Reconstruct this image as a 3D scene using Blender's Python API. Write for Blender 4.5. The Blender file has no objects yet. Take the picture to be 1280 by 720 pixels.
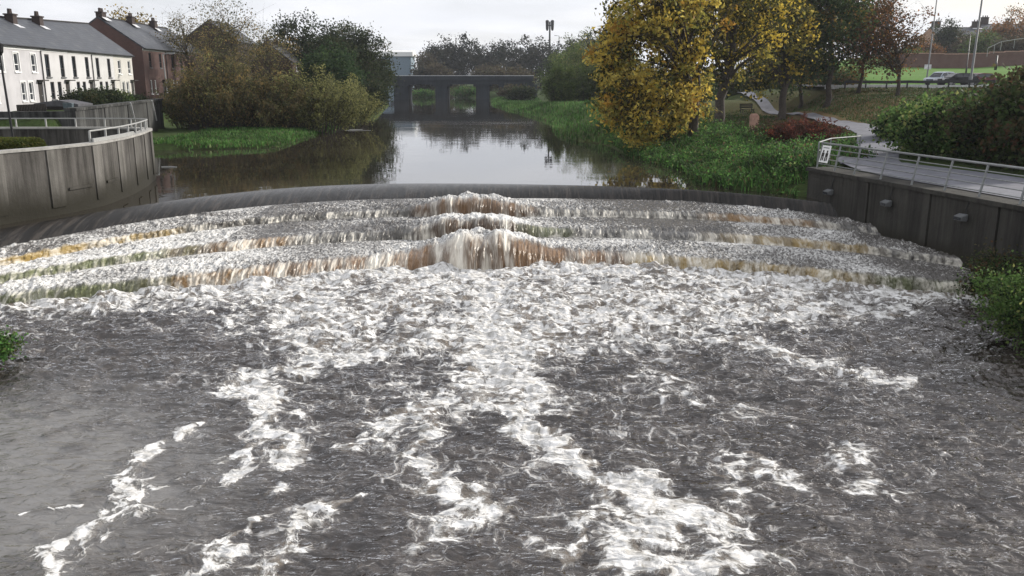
import bpy, bmesh, math, random
import numpy as np
from mathutils import Vector, Matrix
S = bpy.context.scene
COL = S.collection
R_ = math.radians
# ------------------------------------------------------------------ camera
F, CX, CY, CAMZ = 1080.0, 640.0, 360.0, 6.7
PITCH = math.atan(260.0 / F)
cd = bpy.data.cameras.new('camera'); cam = bpy.data.objects.new('camera', cd); COL.objects.link(cam)
cam.location = (0, 0, CAMZ); cam.rotation_euler = (math.pi/2 - PITCH, 0, 0)
cd.lens = 36.0 * F / 1280.0; cd.sensor_width = 36.0; cd.clip_start = 0.1; cd.clip_end = 6000
S.camera = cam
def ray(px, py):
    a = (px - CX) / F; b = (CY - py) / F
    return a, math.cos(PITCH) + b*math.sin(PITCH), -math.sin(PITCH) + b*math.cos(PITCH)
def P(px, py, z):          # point of the photograph on the level z
    dx, dy, dz = ray(px, py); t = (z - CAMZ) / dz
    return (dx*t, dy*t, z)
def PD(px, py, Y):         # point of the photograph at distance Y
    dx, dy, dz = ray(px, py); t = Y / dy
    return (dx*t, Y, CAMZ + dz*t)
# ------------------------------------------------------------------ noise
def perlin(x, y, seed=0):
    x = np.asarray(x, np.float64); y = np.asarray(y, np.float64)
    xi = np.floor(x).astype(np.int64); yi = np.floor(y).astype(np.int64)
    xf = x - xi; yf = y - yi
    def g(ix, iy, fx, fy):
        h = (ix*374761393 + iy*668265263 + seed*974634777) & 0xffffffff
        h = ((h ^ (h >> 13)) * 1274126177) & 0xffffffff
        h = (h ^ (h >> 16)) & 0xffff
        a = h * (2*np.pi/65536.0)
        return np.cos(a)*fx + np.sin(a)*fy
    u = xf*xf*xf*(xf*(xf*6-15)+10); v = yf*yf*yf*(yf*(yf*6-15)+10)
    n00 = g(xi, yi, xf, yf); n10 = g(xi+1, yi, xf-1, yf)
    n01 = g(xi, yi+1, xf, yf-1); n11 = g(xi+1, yi+1, xf-1, yf-1)
    return ((n00*(1-u)+n10*u)*(1-v) + (n01*(1-u)+n11*u)*v) * 1.4
def fbm(x, y, octv=4, seed=0, gain=.5, lac=2.03):
    s = 0; a = 1.0
    for i in range(octv):
        s = s + a*perlin(x, y, seed+i*7); x = x*lac+3.1; y = y*lac+1.7; a *= gain
    return s
def sstep(a, b, x):
    t = np.clip((x-a)/(b-a), 0, 1); return t*t*(3-2*t)
# ------------------------------------------------------------------ objects
def tag(o, label=None, cat=None, group=None, kind=None):
    if label: o['label'] = label
    if cat: o['category'] = cat
    if group: o['group'] = group
    if kind: o['kind'] = kind
    return o
def thing(name, label, cat, loc=(0, 0, 0), rz=0, group=None):
    o = bpy.data.objects.new(name, None); COL.objects.link(o)
    o.location = loc; o.rotation_euler = (0, 0, rz); o.empty_display_size = .2
    return tag(o, label, cat, group)
def link(name, me, mat=None, parent=None):
    o = bpy.data.objects.new(name, me); COL.objects.link(o)
    if mat is not None:
        for m in (mat if isinstance(mat, (list, tuple)) else [mat]): me.materials.append(m)
    if parent is not None: o.parent = parent
    return o
def copy_tree(o, parent=None):
    c = o.copy(); COL.objects.link(c); c.parent = parent
    for ch in list(o.children): copy_tree(ch, c)
    return c
def npmesh(name, V, Q, col=None, floats=None, smooth=False):
    """V (n,3), Q (m,k) all faces of k corners"""
    me = bpy.data.meshes.new(name); V = np.asarray(V, np.float32); Q = np.asarray(Q, np.int32)
    m, k = Q.shape
    me.vertices.add(len(V)); me.vertices.foreach_set('co', V.ravel())
    me.loops.add(m*k); me.loops.foreach_set('vertex_index', Q.ravel())
    me.polygons.add(m); me.polygons.foreach_set('loop_start', np.arange(0, m*k, k, dtype=np.int32))
    me.polygons.foreach_set('use_smooth', np.full(m, bool(smooth)))
    if col is not None:
        a = me.color_attributes.new('Col', 'FLOAT_COLOR', 'POINT')
        c4 = np.ones((len(V), 4), np.float32); c4[:, :3] = col; a.data.foreach_set('color', c4.ravel())
    for key, arr in (floats or {}).items():
        arr = np.asarray(arr, np.float32)
        if arr.ndim == 1:
            a = me.attributes.new(key, 'FLOAT', 'POINT'); a.data.foreach_set('value', arr)
        else:
            a = me.attributes.new(key, 'FLOAT_VECTOR', 'POINT'); a.data.foreach_set('vector', arr.ravel())
    me.update(calc_edges=True); me.validate()
    return me
def gridfaces(nr, nc):
    i = np.arange(nr-1)[:, None]*nc + np.arange(nc-1)[None, :]
    i = i.ravel(); return np.stack([i, i+1, i+nc+1, i+nc], 1)
class MB:
    def __init__(s): s.v = []; s.f = []
    def quad(s, *pts):
        b = len(s.v); s.v += [tuple(p) for p in pts]; s.f.append(tuple(range(b, b+len(pts)))); return s
    def box(s, x0, x1, y0, y1, z0, z1):
        b = len(s.v)
        s.v += [(x, y, z) for z in (z0, z1) for (x, y) in ((x0, y0), (x1, y0), (x1, y1), (x0, y1))]
        s.f += [tuple(b+i for i in q) for q in ((3,2,1,0),(4,5,6,7),(0,1,5,4),(1,2,6,5),(2,3,7,6),(3,0,4,7))]; return s
    def bar(s, p, q, w, h=None, up=(0, 0, 1)):
        h = h or w; p = Vector(p); q = Vector(q); d = (q-p).normalized(); u = Vector(up)
        if abs(d.dot(u)) > .95: u = Vector((0, 1, 0))
        r = d.cross(u).normalized(); u = r.cross(d).normalized(); b = len(s.v)
        for e in (p, q):
            for a, c in ((-1, -1), (1, -1), (1, 1), (-1, 1)): s.v.append(tuple(e + r*(a*w/2) + u*(c*h/2)))
        s.f += [tuple(b+i for i in q_) for q_ in ((3,2,1,0),(4,5,6,7),(0,1,5,4),(1,2,6,5),(2,3,7,6),(3,0,4,7))]; return s
    def tube(s, pts, rad, n=8, cap=True):
        pts = [Vector(p) for p in pts]; m = len(pts); b = len(s.v)
        rad = rad if isinstance(rad, (list, tuple)) else [rad]*m
        for i, p in enumerate(pts):
            d = (pts[min(i+1, m-1)] - pts[max(i-1, 0)]).normalized()
            u = Vector((0, 0, 1)) if abs(d.z) < .9 else Vector((0, 1, 0))
            r = d.cross(u).normalized(); u = r.cross(d)
            for k in range(n):
                a = 2*math.pi*k/n; s.v.append(tuple(p + (r*math.cos(a) + u*math.sin(a))*rad[i]))
        for i in range(m-1):
            for k in range(n):
                s.f.append((b+i*n+k, b+i*n+(k+1) % n, b+(i+1)*n+(k+1) % n, b+(i+1)*n+k))
        if cap:
            s.f.append(tuple(b+k for k in reversed(range(n)))); s.f.append(tuple(b+(m-1)*n+k for k in range(n)))
        return s
    def prism(s, poly, axis, a0, a1):
        """poly of 2-D points in the two other axes, extruded along axis 0,1,2"""
        n = len(poly); b = len(s.v)
        for a in (a0, a1):
            for (p, q) in poly:
                c = [p, q]; c.insert(axis, a); s.v.append(tuple(c))
        s.f.append(tuple(b+i for i in reversed(range(n)))); s.f.append(tuple(b+n+i for i in range(n)))
        for i in range(n): s.f.append((b+i, b+(i+1) % n, b+n+(i+1) % n, b+n+i))
        return s
    def build(s, name, mat=None, parent=None, smooth=False, bevel=0, fix=True):
        me = bpy.data.meshes.new(name); me.from_pydata(s.v, [], s.f)
        if fix:
            bm = bmesh.new(); bm.from_mesh(me); bmesh.ops.recalc_face_normals(bm, faces=bm.faces)
            if bevel: bmesh.ops.bevel(bm, geom=[e for e in bm.edges if len(e.link_faces) == 2 and e.calc_face_angle(0) > .5], offset=bevel, segments=2, affect='EDGES', clamp_overlap=True)
            bm.to_mesh(me); bm.free()
        if smooth:
            for p in me.polygons: p.use_smooth = True
        me.update(); return link(name, me, mat, parent)
# ------------------------------------------------------------------ materials
class NT:
    def __init__(s, name):
        s.m = bpy.data.materials.new(name); s.m.use_nodes = True; s.t = s.m.node_tree; s.t.nodes.clear()
        s.out = s.t.nodes.new('ShaderNodeOutputMaterial')
    def n(s, typ, props=None, **inp):
        nd = s.t.nodes.new('ShaderNode'+typ)
        for k, v in (props or {}).items(): setattr(nd, k, v)
        for k, v in inp.items():
            key = int(k[1:]) if k[0] == 'i' and k[1:].isdigit() else k.replace('_', ' ')
            s.put(nd.inputs[key], v)
        return nd
    def put(s, sock, v):
        if isinstance(v, bpy.types.Node): v = v.outputs[0]
        if isinstance(v, bpy.types.NodeSocket): s.t.links.new(v, sock)
        else:
            if sock.type == 'RGBA' and hasattr(v, '__len__') and len(v) == 3: v = (*v, 1)
            sock.default_value = v
    def math(s, op, a, b=0.0, c=0.0, clamp=False):
        return s.n('Math', {'operation': op, 'use_clamp': clamp}, i0=a, i1=b, i2=c)
    def vmath(s, op, a, b=(0, 0, 0)): return s.n('VectorMath', {'operation': op}, i0=a, i1=b)
    def scale(s, v, k):
        nd = s.n('VectorMath', {'operation': 'SCALE'}, i0=v); s.put(nd.inputs['Scale'], k); return nd
    def mix(s, f, a, b):
        nd = s.t.nodes.new('ShaderNodeMix'); nd.data_type = 'RGBA'
        s.put(nd.inputs[0], f); s.put(nd.inputs[6], a); s.put(nd.inputs[7], b); return nd.outputs[2]
    def ss(s, x, a, b, lo=0.0, hi=1.0):
        nd = s.n('MapRange', {'interpolation_type': 'SMOOTHSTEP'}, Value=x, From_Min=a, From_Max=b, To_Min=lo, To_Max=hi); return nd.outputs[0]
    def noise(s, v, sc, det=3, rough=.5, dim='3D', dist=0.0):
        nd = s.n('TexNoise', {'noise_dimensions': dim}, Vector=v, Scale=sc, Detail=det, Roughness=rough, Distortion=dist); return nd
    def bump(s, h, dist=.02, st=1.0, normal=None):
        nd = s.n('Bump', None, Height=h, Distance=dist, Strength=st)
        if normal is not None: s.put(nd.inputs['Normal'], normal)
        return nd
    def attr(s, name): return s.n('Attribute', {'attribute_name': name})
    def pos(s): return s.n('TexCoord').outputs['Object']
    def fin(s, sh): s.put(s.out.inputs['Surface'], sh); return s.m
def pbsdf(t, **k):
    return t.n('BsdfPrincipled', None, **k)
def plain(name, col, rough=.6, metal=0.0, var=.18, sc=3.0, bump=.0):
    t = NT(name); p = t.pos(); n = t.noise(p, sc, 5, .6)
    c = t.mix(t.ss(n.outputs[0], .3, .7), tuple(x*(1-var) for x in col), tuple(min(1, x*(1+var)) for x in col))
    b = pbsdf(t, Base_Color=c, Roughness=rough, Metallic=metal)
    if bump: t.put(b.inputs['Normal'], t.bump(n.outputs[0], bump))
    return t.fin(b)
def leafmat(name, trans=.35, rough=.6):
    t = NT(name); a = t.attr('Col')
    d = pbsdf(t, Base_Color=a.outputs['Color'], Roughness=rough); d.inputs['Specular IOR Level'].default_value = .08
    tr = t.n('BsdfTranslucent', None, Color=a.outputs['Color'])
    return t.fin(t.n('MixShader', None, Fac=trans, i1=d.outputs[0], i2=tr.outputs[0]))
def concrete(name, light, dark, wet_z=None, wet_h=.6, streak=1.0):
    """weathered concrete: pale base, dark run-off streaks, algae and a wet tide band"""
    t = NT(name); p = t.pos()
    big = t.noise(p, .35, 4, .6); fine = t.noise(p, 9, 6, .65)
    sp = t.vmath('MULTIPLY', p, (1.6, 1.6, .12)); st = t.noise(sp, 1.0, 5, .7)
    sp2 = t.vmath('MULTIPLY', p, (4.5, 4.5, .25)); st2 = t.noise(sp2, 1.0, 4, .65)
    f = t.math('ADD', t.math('MULTIPLY', st.outputs[0], .8*streak), t.math('ADD', t.math('MULTIPLY', big.outputs[0], .45), t.math('MULTIPLY', st2.outputs[0], .35*streak)))
    c = t.mix(t.ss(f, .62*(.45+.8*streak+.35*streak)/1.6, 1.0*(.45+1.15*streak)/1.6), dark, light)
    c = t.mix(t.ss(fine.outputs[0], .35, .75, 0, .35), c, tuple(x*.6 for x in light))
    if wet_z is not None:
        z = t.n('SeparateXYZ', None, i0=p).outputs[2]
        w = t.ss(t.math('ADD', z, t.math('MULTIPLY', t.math('SUBTRACT', big.outputs[0], .5), 1.2)), wet_z, wet_z+wet_h, 1, 0)
        c = t.mix(w, c, (.022, .02, .014))
    b = pbsdf(t, Base_Color=c, Roughness=.85, Normal=t.bump(fine.outputs[0], .02)); b.inputs['Specular IOR Level'].default_value = .2
    return t.fin(b)
def brick(name, c1, c2, mortar, sc=1.0):
    t = NT(name); p = t.pos(); s = t.n('SeparateXYZ', None, i0=p)
    v = t.n('CombineXYZ', None, X=t.math('ADD', s.outputs[0], s.outputs[1]), Y=s.outputs[2], Z=0.0)
    b = t.n('TexBrick', None, Vector=v, Color1=c1, Color2=c2, Mortar=mortar, Scale=sc, Mortar_Size=.012, Brick_Width=.23, Row_Height=.075)
    n = t.noise(p, .8, 4); c = t.mix(t.ss(n.outputs[0], .3, .8, 0, .5), b.outputs[0], tuple(x*.55 for x in c1))
    return t.fin(pbsdf(t, Base_Color=c, Roughness=.9))
def slate(name, c1, c2):
    t = NT(name); uv = t.n('UVMap'); p = t.pos()
    s = t.n('SeparateXYZ', None, i0=p)
    v = t.n('CombineXYZ', None, X=s.outputs[0], Y=t.math('MULTIPLY', s.outputs[2], 1.5), Z=0.0)
    b = t.n('TexBrick', None, Vector=v, Color1=c1, Color2=c2, Mortar=tuple(x*.35 for x in c1), Scale=1.0, Mortar_Size=.03, Brick_Width=.45, Row_Height=.34)
    n = t.noise(p, 1.3, 5); c = t.mix(t.ss(n.outputs[0], .5, .75, 0, .35), b.outputs[0], (.16, .16, .15))
    return t.fin(pbsdf(t, Base_Color=c, Roughness=.55))
M = {}
M['leaf'] = leafmat('leaf', .45); M['grass'] = leafmat('grass_blade', .3)
M['bark'] = plain('bark', (.05, .04, .032), .9, var=.4, sc=6, bump=.03)
M['white_wall'] = plain('white_render', (.46, .45, .46), .85, var=.09, sc=.8)
M['white_paint'] = plain('white_paint', (.75, .75, .74), .5, var=.06)
M['glass'] = plain('dark_glass', (.02, .024, .03), .08, var=.3)
M['dark_wood'] = plain('dark_wood', (.022, .018, .016), .8, var=.3)
M['slate'] = slate('roof_slate', (.06, .066, .08), (.042, .046, .057))
M['brick'] = brick('red_brick', (.105, .045, .036), (.07, .032, .028), (.09, .075, .07))
M['chimney'] = brick('sooty_brick', (.05, .028, .025), (.035, .022, .02), (.05, .045, .04))
M['brick2'] = brick('old_brick', (.13, .052, .04), (.10, .042, .033), (.11, .09, .08))
M['quay'] = concrete('quay_concrete', (.125, .117, .107), (.015, .013, .011), 1.95, 1.5, 1.25)
M['quay_pale'] = concrete('quay_pilaster', (.18, .17, .155), (.06, .056, .05), 1.95, 1.3, .8)
M['coping'] = plain('coping_concrete', (.30, .29, .27), .85, var=.2, sc=3, bump=.01)  # paler than the quay wall: the sunlit top is put into the colour
M['wall_dark'] = concrete('dark_concrete', (.052, .049, .043), (.013, .0125, .011), .7, .8, .9)
M['ret'] = concrete('retaining_concrete', (.09, .09, .086), (.011, .011, .011), 2.0, .9, 1.3)
M['bridge'] = concrete('bridge_concrete', (.036, .044, .053), (.02, .024, .029), None, 1, .6)
M['galv'] = plain('galvanised_steel', (.22, .228, .23), .5, .5, var=.15, sc=8)
M['rail_white'] = plain('pale_rail_paint', (.30, .30, .29), .5, var=.12, sc=6)
M['black_metal'] = plain('black_metal', (.015, .015, .017), .4, .3, var=.2)
M['grey_metal'] = plain('grey_metal', (.13, .135, .14), .6, .3, var=.1)
M['lead'] = plain('lead_flashing', (.6, .6, .62), .5, .2)
M['asphalt'] = plain('asphalt', (.075, .075, .085), .85, var=.25, sc=2.5, bump=.01)
M['path'] = plain('path_tarmac', (.12, .122, .145), .8, var=.2, sc=1.5, bump=.008)
M['stone'] = plain('pink_stone', (.40, .24, .19), .85, var=.2, sc=5, bump=.02)
M['tyre'] = plain('tyre', (.012, .012, .012), .8)
M['lamp_glass'] = plain('lamp_glass', (.65, .66, .66), .2)
# ------------------------------------------------------------------ river edges and terrain
ZU = 1.55                                   # water level above the weir (below it the level is 0)
lpts = [(-8.5, 4), (-9.3, 12), (-13.2, 19.5), (-15, 22), (-18.4, 27), (-20.3, 30), (-20.3, 44), (-27.2, 46.5), (-27.8, 57), (-29.3, 65.2), (-22.8, 66.6)]
for q in ((345, 184), (362, 178), (385, 170), (440, 157), (470, 148), (486, 132)): lpts.append(P(q[0], q[1], ZU)[:2])
lpts += [(-38, 262), (-60, 330), (-110, 420), (-400, 700)]
rpts = [(7.6, 4), (8.8, 12), (11.6, 18), (13.4, 21), (14.6, 26), (16.4, 28.5), (13.75, 36), (13.25, 38.5)]
for q in ((985, 243), (930, 238), (882, 231), (857, 213), (790, 196), (752, 180), (713, 175), (694, 164), (693, 153), (648, 140), (616, 131)): rpts.append(P(q[0], q[1], ZU)[:2])
rpts += [(-6, 262), (-25, 330), (-70, 420), (-330, 700)]
lpts.sort(key=lambda q: q[1]); rpts.sort(key=lambda q: q[1])
LX = np.array(lpts); RX = np.array(rpts)
def Lx(y): return np.interp(y, LX[:, 1], LX[:, 0])
def Rx(y): return np.interp(y, RX[:, 1], RX[:, 0])
WA, WB = P(1010, 209, 2.9), P(1280, 258, 2.9)     # line of the right-hand wall
def wallx(y): return WA[0] + (WB[0]-WA[0])*(y-WA[1])/(WB[1]-WA[1])
ctrl = np.array([(-25,35,3.2),(-40,35,4.0),(-40,70,4.4),(-40,100,4.4),(-27,78,1.9),(-25,72,1.85),(-31,92,2.1),(-30,100,2.2),(-22,95,2.0),(-45,120,4.5),(-27,125,2.2),
 (-42,150,4.2),(-40,225,4.5),(-100,100,5),(-100,300,6),(-220,200,8),(-60,400,5),(-16,20,.5),(-30,15,3.5),(-14,12,.6),
 (16.5,30,2.85),(22,40,2.85),(25,50,2.95),(30,45,3.2),(19,58,2.8),(14.5,55,2.2),(25,70,2.9),(32,70,3.05),(30,97,3.05),(25,95,2.7),(34,131,3.2),
 (20,82,2.3),(40,95,5.2),(52,95,5.5),(46,62,4.8),(60,60,6),(20,120,2.2),(12,165,1.9),(8,190,1.9),(20,165,2.2),(30,200,2.8),(6,235,2.0),(40,130,5.0),
 (80,150,8.3),(60,150,7.4),(110,180,9.6),(75,185,9.2),(110,230,13),(150,150,10),(0,300,3),(200,300,18),(60,300,8),(-20,300,3),(30,22,3.2),(17,18,1.2),
 (0,700,6),(-400,700,9),(500,700,16),(26,60,2.95),(33,60,3.3),(45,45,5),(36,97,5.0),(33,105,5.4),(32,112,5.6),(27,104,4.3),(24,112,3.6)], float)
def terr(x, y):
    x = np.asarray(x, float); y = np.asarray(y, float); sh = np.broadcast(x, y).shape
    x = np.broadcast_to(x, sh).ravel(); y = np.broadcast_to(y, sh).ravel()
    num = np.zeros_like(x); den = np.zeros_like(x)
    for cx, cy, cz in ctrl:
        w = 1.0/(((x-cx)**2 + (y-cy)**2) + 9.0)**1.8; num += w*cz; den += w
    zl = num/den
    road = sstep(33, 37, x)*sstep(95, 100, y)*(1-sstep(116, 124, y)); zl = zl*(1-road) + 5.9*road
    low = (1-sstep(29, 31, y))*(x > 0)*(1-sstep(-.9, -.5, x-wallx(y))); zl = zl*(1-low) + .55*low
    wall = sstep(.55, 1.15, x-wallx(y))*(1-sstep(37.8, 39.5, y)); zl = zl*(1-wall) + np.maximum(zl, 2.8)*wall
    inw = (1-sstep(.5, .9, x-wallx(y)))*(1-sstep(38.2, 39.2, y))*(x > 0); zl = zl*(1-inw) + np.minimum(zl, .35)*inw
    lq = (x < 0)*sstep(22, 24, y)*(1-sstep(29.5, 31, y)); zl = zl*(1-lq) + np.minimum(zl, .2)*lq
    wl = -28 - .2034*(y-56.5); hi = (1-sstep(-1.1, -.5, x-wl))*sstep(54, 56, y)*(1-sstep(84.5, 88, y)); lo_ = sstep(-.5, -.2, x-wl)*(x < 0)*sstep(64, 66, y)*(1-sstep(90, 110, y))
    zl = zl*(1-hi) + 4.35*hi; zl = zl*(1-lo_) + np.minimum(zl, 2.0)*lo_
    quay = (1-sstep(-20.9, -20.3, x))*sstep(29, 30, y)*(1-sstep(45, 47, y)); quay = quay*(x > -34); zl = zl*(1-quay) + 3.2*quay
    zl = zl + .12*fbm(x*.35, y*.35, 3, 5) * (1-wall)
    d = np.minimum(x-Lx(y), Rx(y)-x)           # > 0 in the water
    bed = np.where(y < 36, -1.2, .2)
    w = np.where(x > 0, np.where(y < 39, np.where(y < 29, 1.2, .5), 4.5), np.where(y < 47, .7, np.where(y < 65.4, .8, 2.0)))
    s = sstep(-w, .8, d)
    lo = np.where(y < np.where(x > 0, 38.4, 36), -.1, ZU+.03)
    edge = np.maximum(lo, np.minimum(zl, lo+.1))
    land = zl*sstep(0, 1, -d/w) + edge*(1-sstep(0, 1, -d/w))
    z = np.where(d < 0, land, edge*(1-sstep(0, .9, d)) + bed*sstep(0, .9, d))
    return z.reshape(sh)
def tz(x, y): return float(terr(np.array([x]), np.array([y]))[0])
def spaced(segs):
    out = []
    for a, b, st in segs: out += list(np.arange(a, b, st))
    return np.array(out + [segs[-1][1]])
gx = spaced([(-2500, -400, 150), (-400, -120, 14), (-120, -55, 3), (-55, 60, .7), (60, 130, 3), (130, 400, 14), (400, 2500, 150)])
gy = spaced([(-60, 4, 8), (4, 60, .7), (60, 140, 1.2), (140, 260, 3), (260, 700, 14), (700, 3000, 150)])
GX, GY = np.meshgrid(gx, gy); GZ = terr(GX, GY)
GV = np.stack([GX, GY, GZ], -1).reshape(-1, 3)
# moss-green near water, autumn litter under the trees, mown grass on the far slope
lit = np.exp(-((GX-33)/13)**2 - ((GY-88)/16)**2) + np.exp(-((GX-17)/9)**2-((GY-75)/10)**2)*.7
mown = sstep(35, 45, GX)*sstep(116, 122, GY) + np.exp(-((GX-27)/4)**2-((GY-62)/8)**2)*.6
t = NT('grass_ground'); p = t.pos(); n1 = t.noise(p, .5, 5, .6); n2 = t.noise(p, 6, 6, .7)
g = t.mix(t.ss(n1.outputs[0], .35, .65), (.035, .06, .018), (.06, .09, .025))
g = t.mix(t.ss(n2.outputs[0], .35, .7), g, (.028, .036, .014))
g = t.mix(t.math('MULTIPLY', t.attr('litter').outputs['Fac'], t.ss(n2.outputs[0], .3, .6)), g, (.12, .065, .025))
g = t.mix(t.attr('mown').outputs['Fac'], g, t.mix(n1.outputs[0], (.075, .16, .03), (.11, .20, .04)))
gb = pbsdf(t, Base_Color=g, Roughness=.95, Normal=t.bump(n2.outputs[0], .06)); gb.inputs['Specular IOR Level'].default_value = .1; M['ground'] = t.fin(gb)
ground = link('ground', npmesh('ground', GV, gridfaces(len(gy), len(gx)), floats={'litter': np.clip(lit, 0, 1).ravel(), 'mown': np.clip(mown, 0, 1).ravel()}, smooth=True), M['ground'])
tag(ground, 'grassy river banks rising to the road and houses', 'ground', kind='structure')
# ------------------------------------------------------------------ weir edges, back-projected and smoothed
edges_px = {   # name: level, photo points
 'crest': (1.55, [(0,287),(150,259),(330,238),(400,233),(640,229.5),(860,237),(960,246),(1010,250)]),
 'base0': (1.05, [(0,309),(150,282),(330,257),(400,252),(640,248),(860,251),(960,258),(1045,266)]),
 'lip1':  (1.05, [(0,322),(150,297),(330,270),(400,264),(640,261),(860,264),(960,270),(1095,284)]),
 'base1': (0.78, [(0,331),(150,305),(330,279),(400,273),(640,271),(860,274),(960,279),(1097,294)]),
 'lip2':  (0.78, [(0,343),(150,318),(330,298),(400,290),(640,285),(860,288),(960,294),(1158,316)]),
 'base2': (0.48, [(0,352),(150,331),(330,310),(400,302),(640,297),(860,300),(960,306),(1160,326)]),
 'lip3':  (0.48, [(0,364),(150,351),(330,331),(400,321),(640,310),(860,319),(960,328),(1245,354)]),
 'base3': (0.00, [(0,381),(150,368),(330,354),(400,343),(640,333),(860,338),(960,345),(1248,367)]),
}
EC = {}
for k, (z, pts) in edges_px.items():
    w = np.array([P(a, b, z)[:2] for a, b in pts]); EC[k] = (np.polyfit(w[:, 0], w[:, 1], 4), z)
def ecurve(k, x): return np.polyval(EC[k][0], x)
NU = 1900
ux = np.linspace(-20.5, 16.0, NU)
for k in edges_px:
    pass
order = ['crest', 'base0', 'lip1', 'base1', 'lip2', 'base2', 'lip3', 'base3']
yy = {k: ecurve(k, np.clip(ux, -18.6, 15.5)) for k in order}
for a, b in zip(order[:-1], order[1:]): yy[b] = np.minimum(yy[b], yy[a] - (.12 if a.startswith('lip') else .45))
# centre humps: water piles over blocks in the middle of each step
DX0, DX1 = -4.3, 1.3
def dome(x, c, w): return np.exp(-np.abs((x-c)/w)**2.6)
domes = {'base0': (-1.55, 2.0, .28), 'lip1': (-1.75, 2.5, .36), 'lip2': (-1.6, 2.45, .34), 'lip3': (-1.1, 2.0, .55)}
domes = {'lip1': (-1.9, 2.3, .55), 'lip2': (-1.7, 2.45, .50), 'lip3': (-1.1, 2.05, .66)}
M_STEP = None
def tints(x, s):
    """colour of the water curtain of riser s along the weir"""
    n = fbm(x*.9, x*0+s*9.7, 3, 11+s)
    dark = np.array((.085, .078, .068)); org = np.array((.25, .15, .065)); gold = np.array((.30, .21, .075)); grn = np.array((.17, .185, .095)); brn = np.array((.15, .088, .045)); gry = np.array((.12, .115, .11))
    c = np.zeros((len(x), 3)) + dark
    def band(a, b, colr, soft=.8):
        w = (sstep(a-soft, a+soft, x+n*.8)*(1-sstep(b-soft, b+soft, x+n*.8)))[:, None]
        return c*(1-w) + colr*w
    if s == 1:
        c = band(-30, -13.2, gold, .3); c = band(-13.2, -4.5, dark); c = band(-4.2, 1.2, brn); c = band(1.2, 8, dark); c = band(8.5, 12.6, org*.8); c = band(12.8, 20, gry*.6)
    elif s == 2:
        c = band(-30, -12, grn); c = band(-11.8, -8.6, org); c = band(-8.6, -4, dark); c = band(-4, 1, brn*.5); c = band(1, 1.9, grn); c = band(3, 7.5, gry); c = band(7.8, 13, gold*.85); c = band(13.2, 20, gry)
    else:
        c = band(-30, -11.2, grn); c = band(-11.2, -7.5, org); c = band(-8, 4.3, brn*1.3); c = band(-2.6, .1, brn*1.05, .3); c = band(4.3, 11.5, gold*.95); c = band(11.5, 20, grn*.6)
    mixn = sstep(-.25, .5, fbm(x*1.7, x*0+s*3.1, 3, 21+s))[:, None]; return (c*(1-.45*mixn) + np.array((.14, .13, .115))*.45*mixn)*(1+.3*n[:, None])
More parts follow.
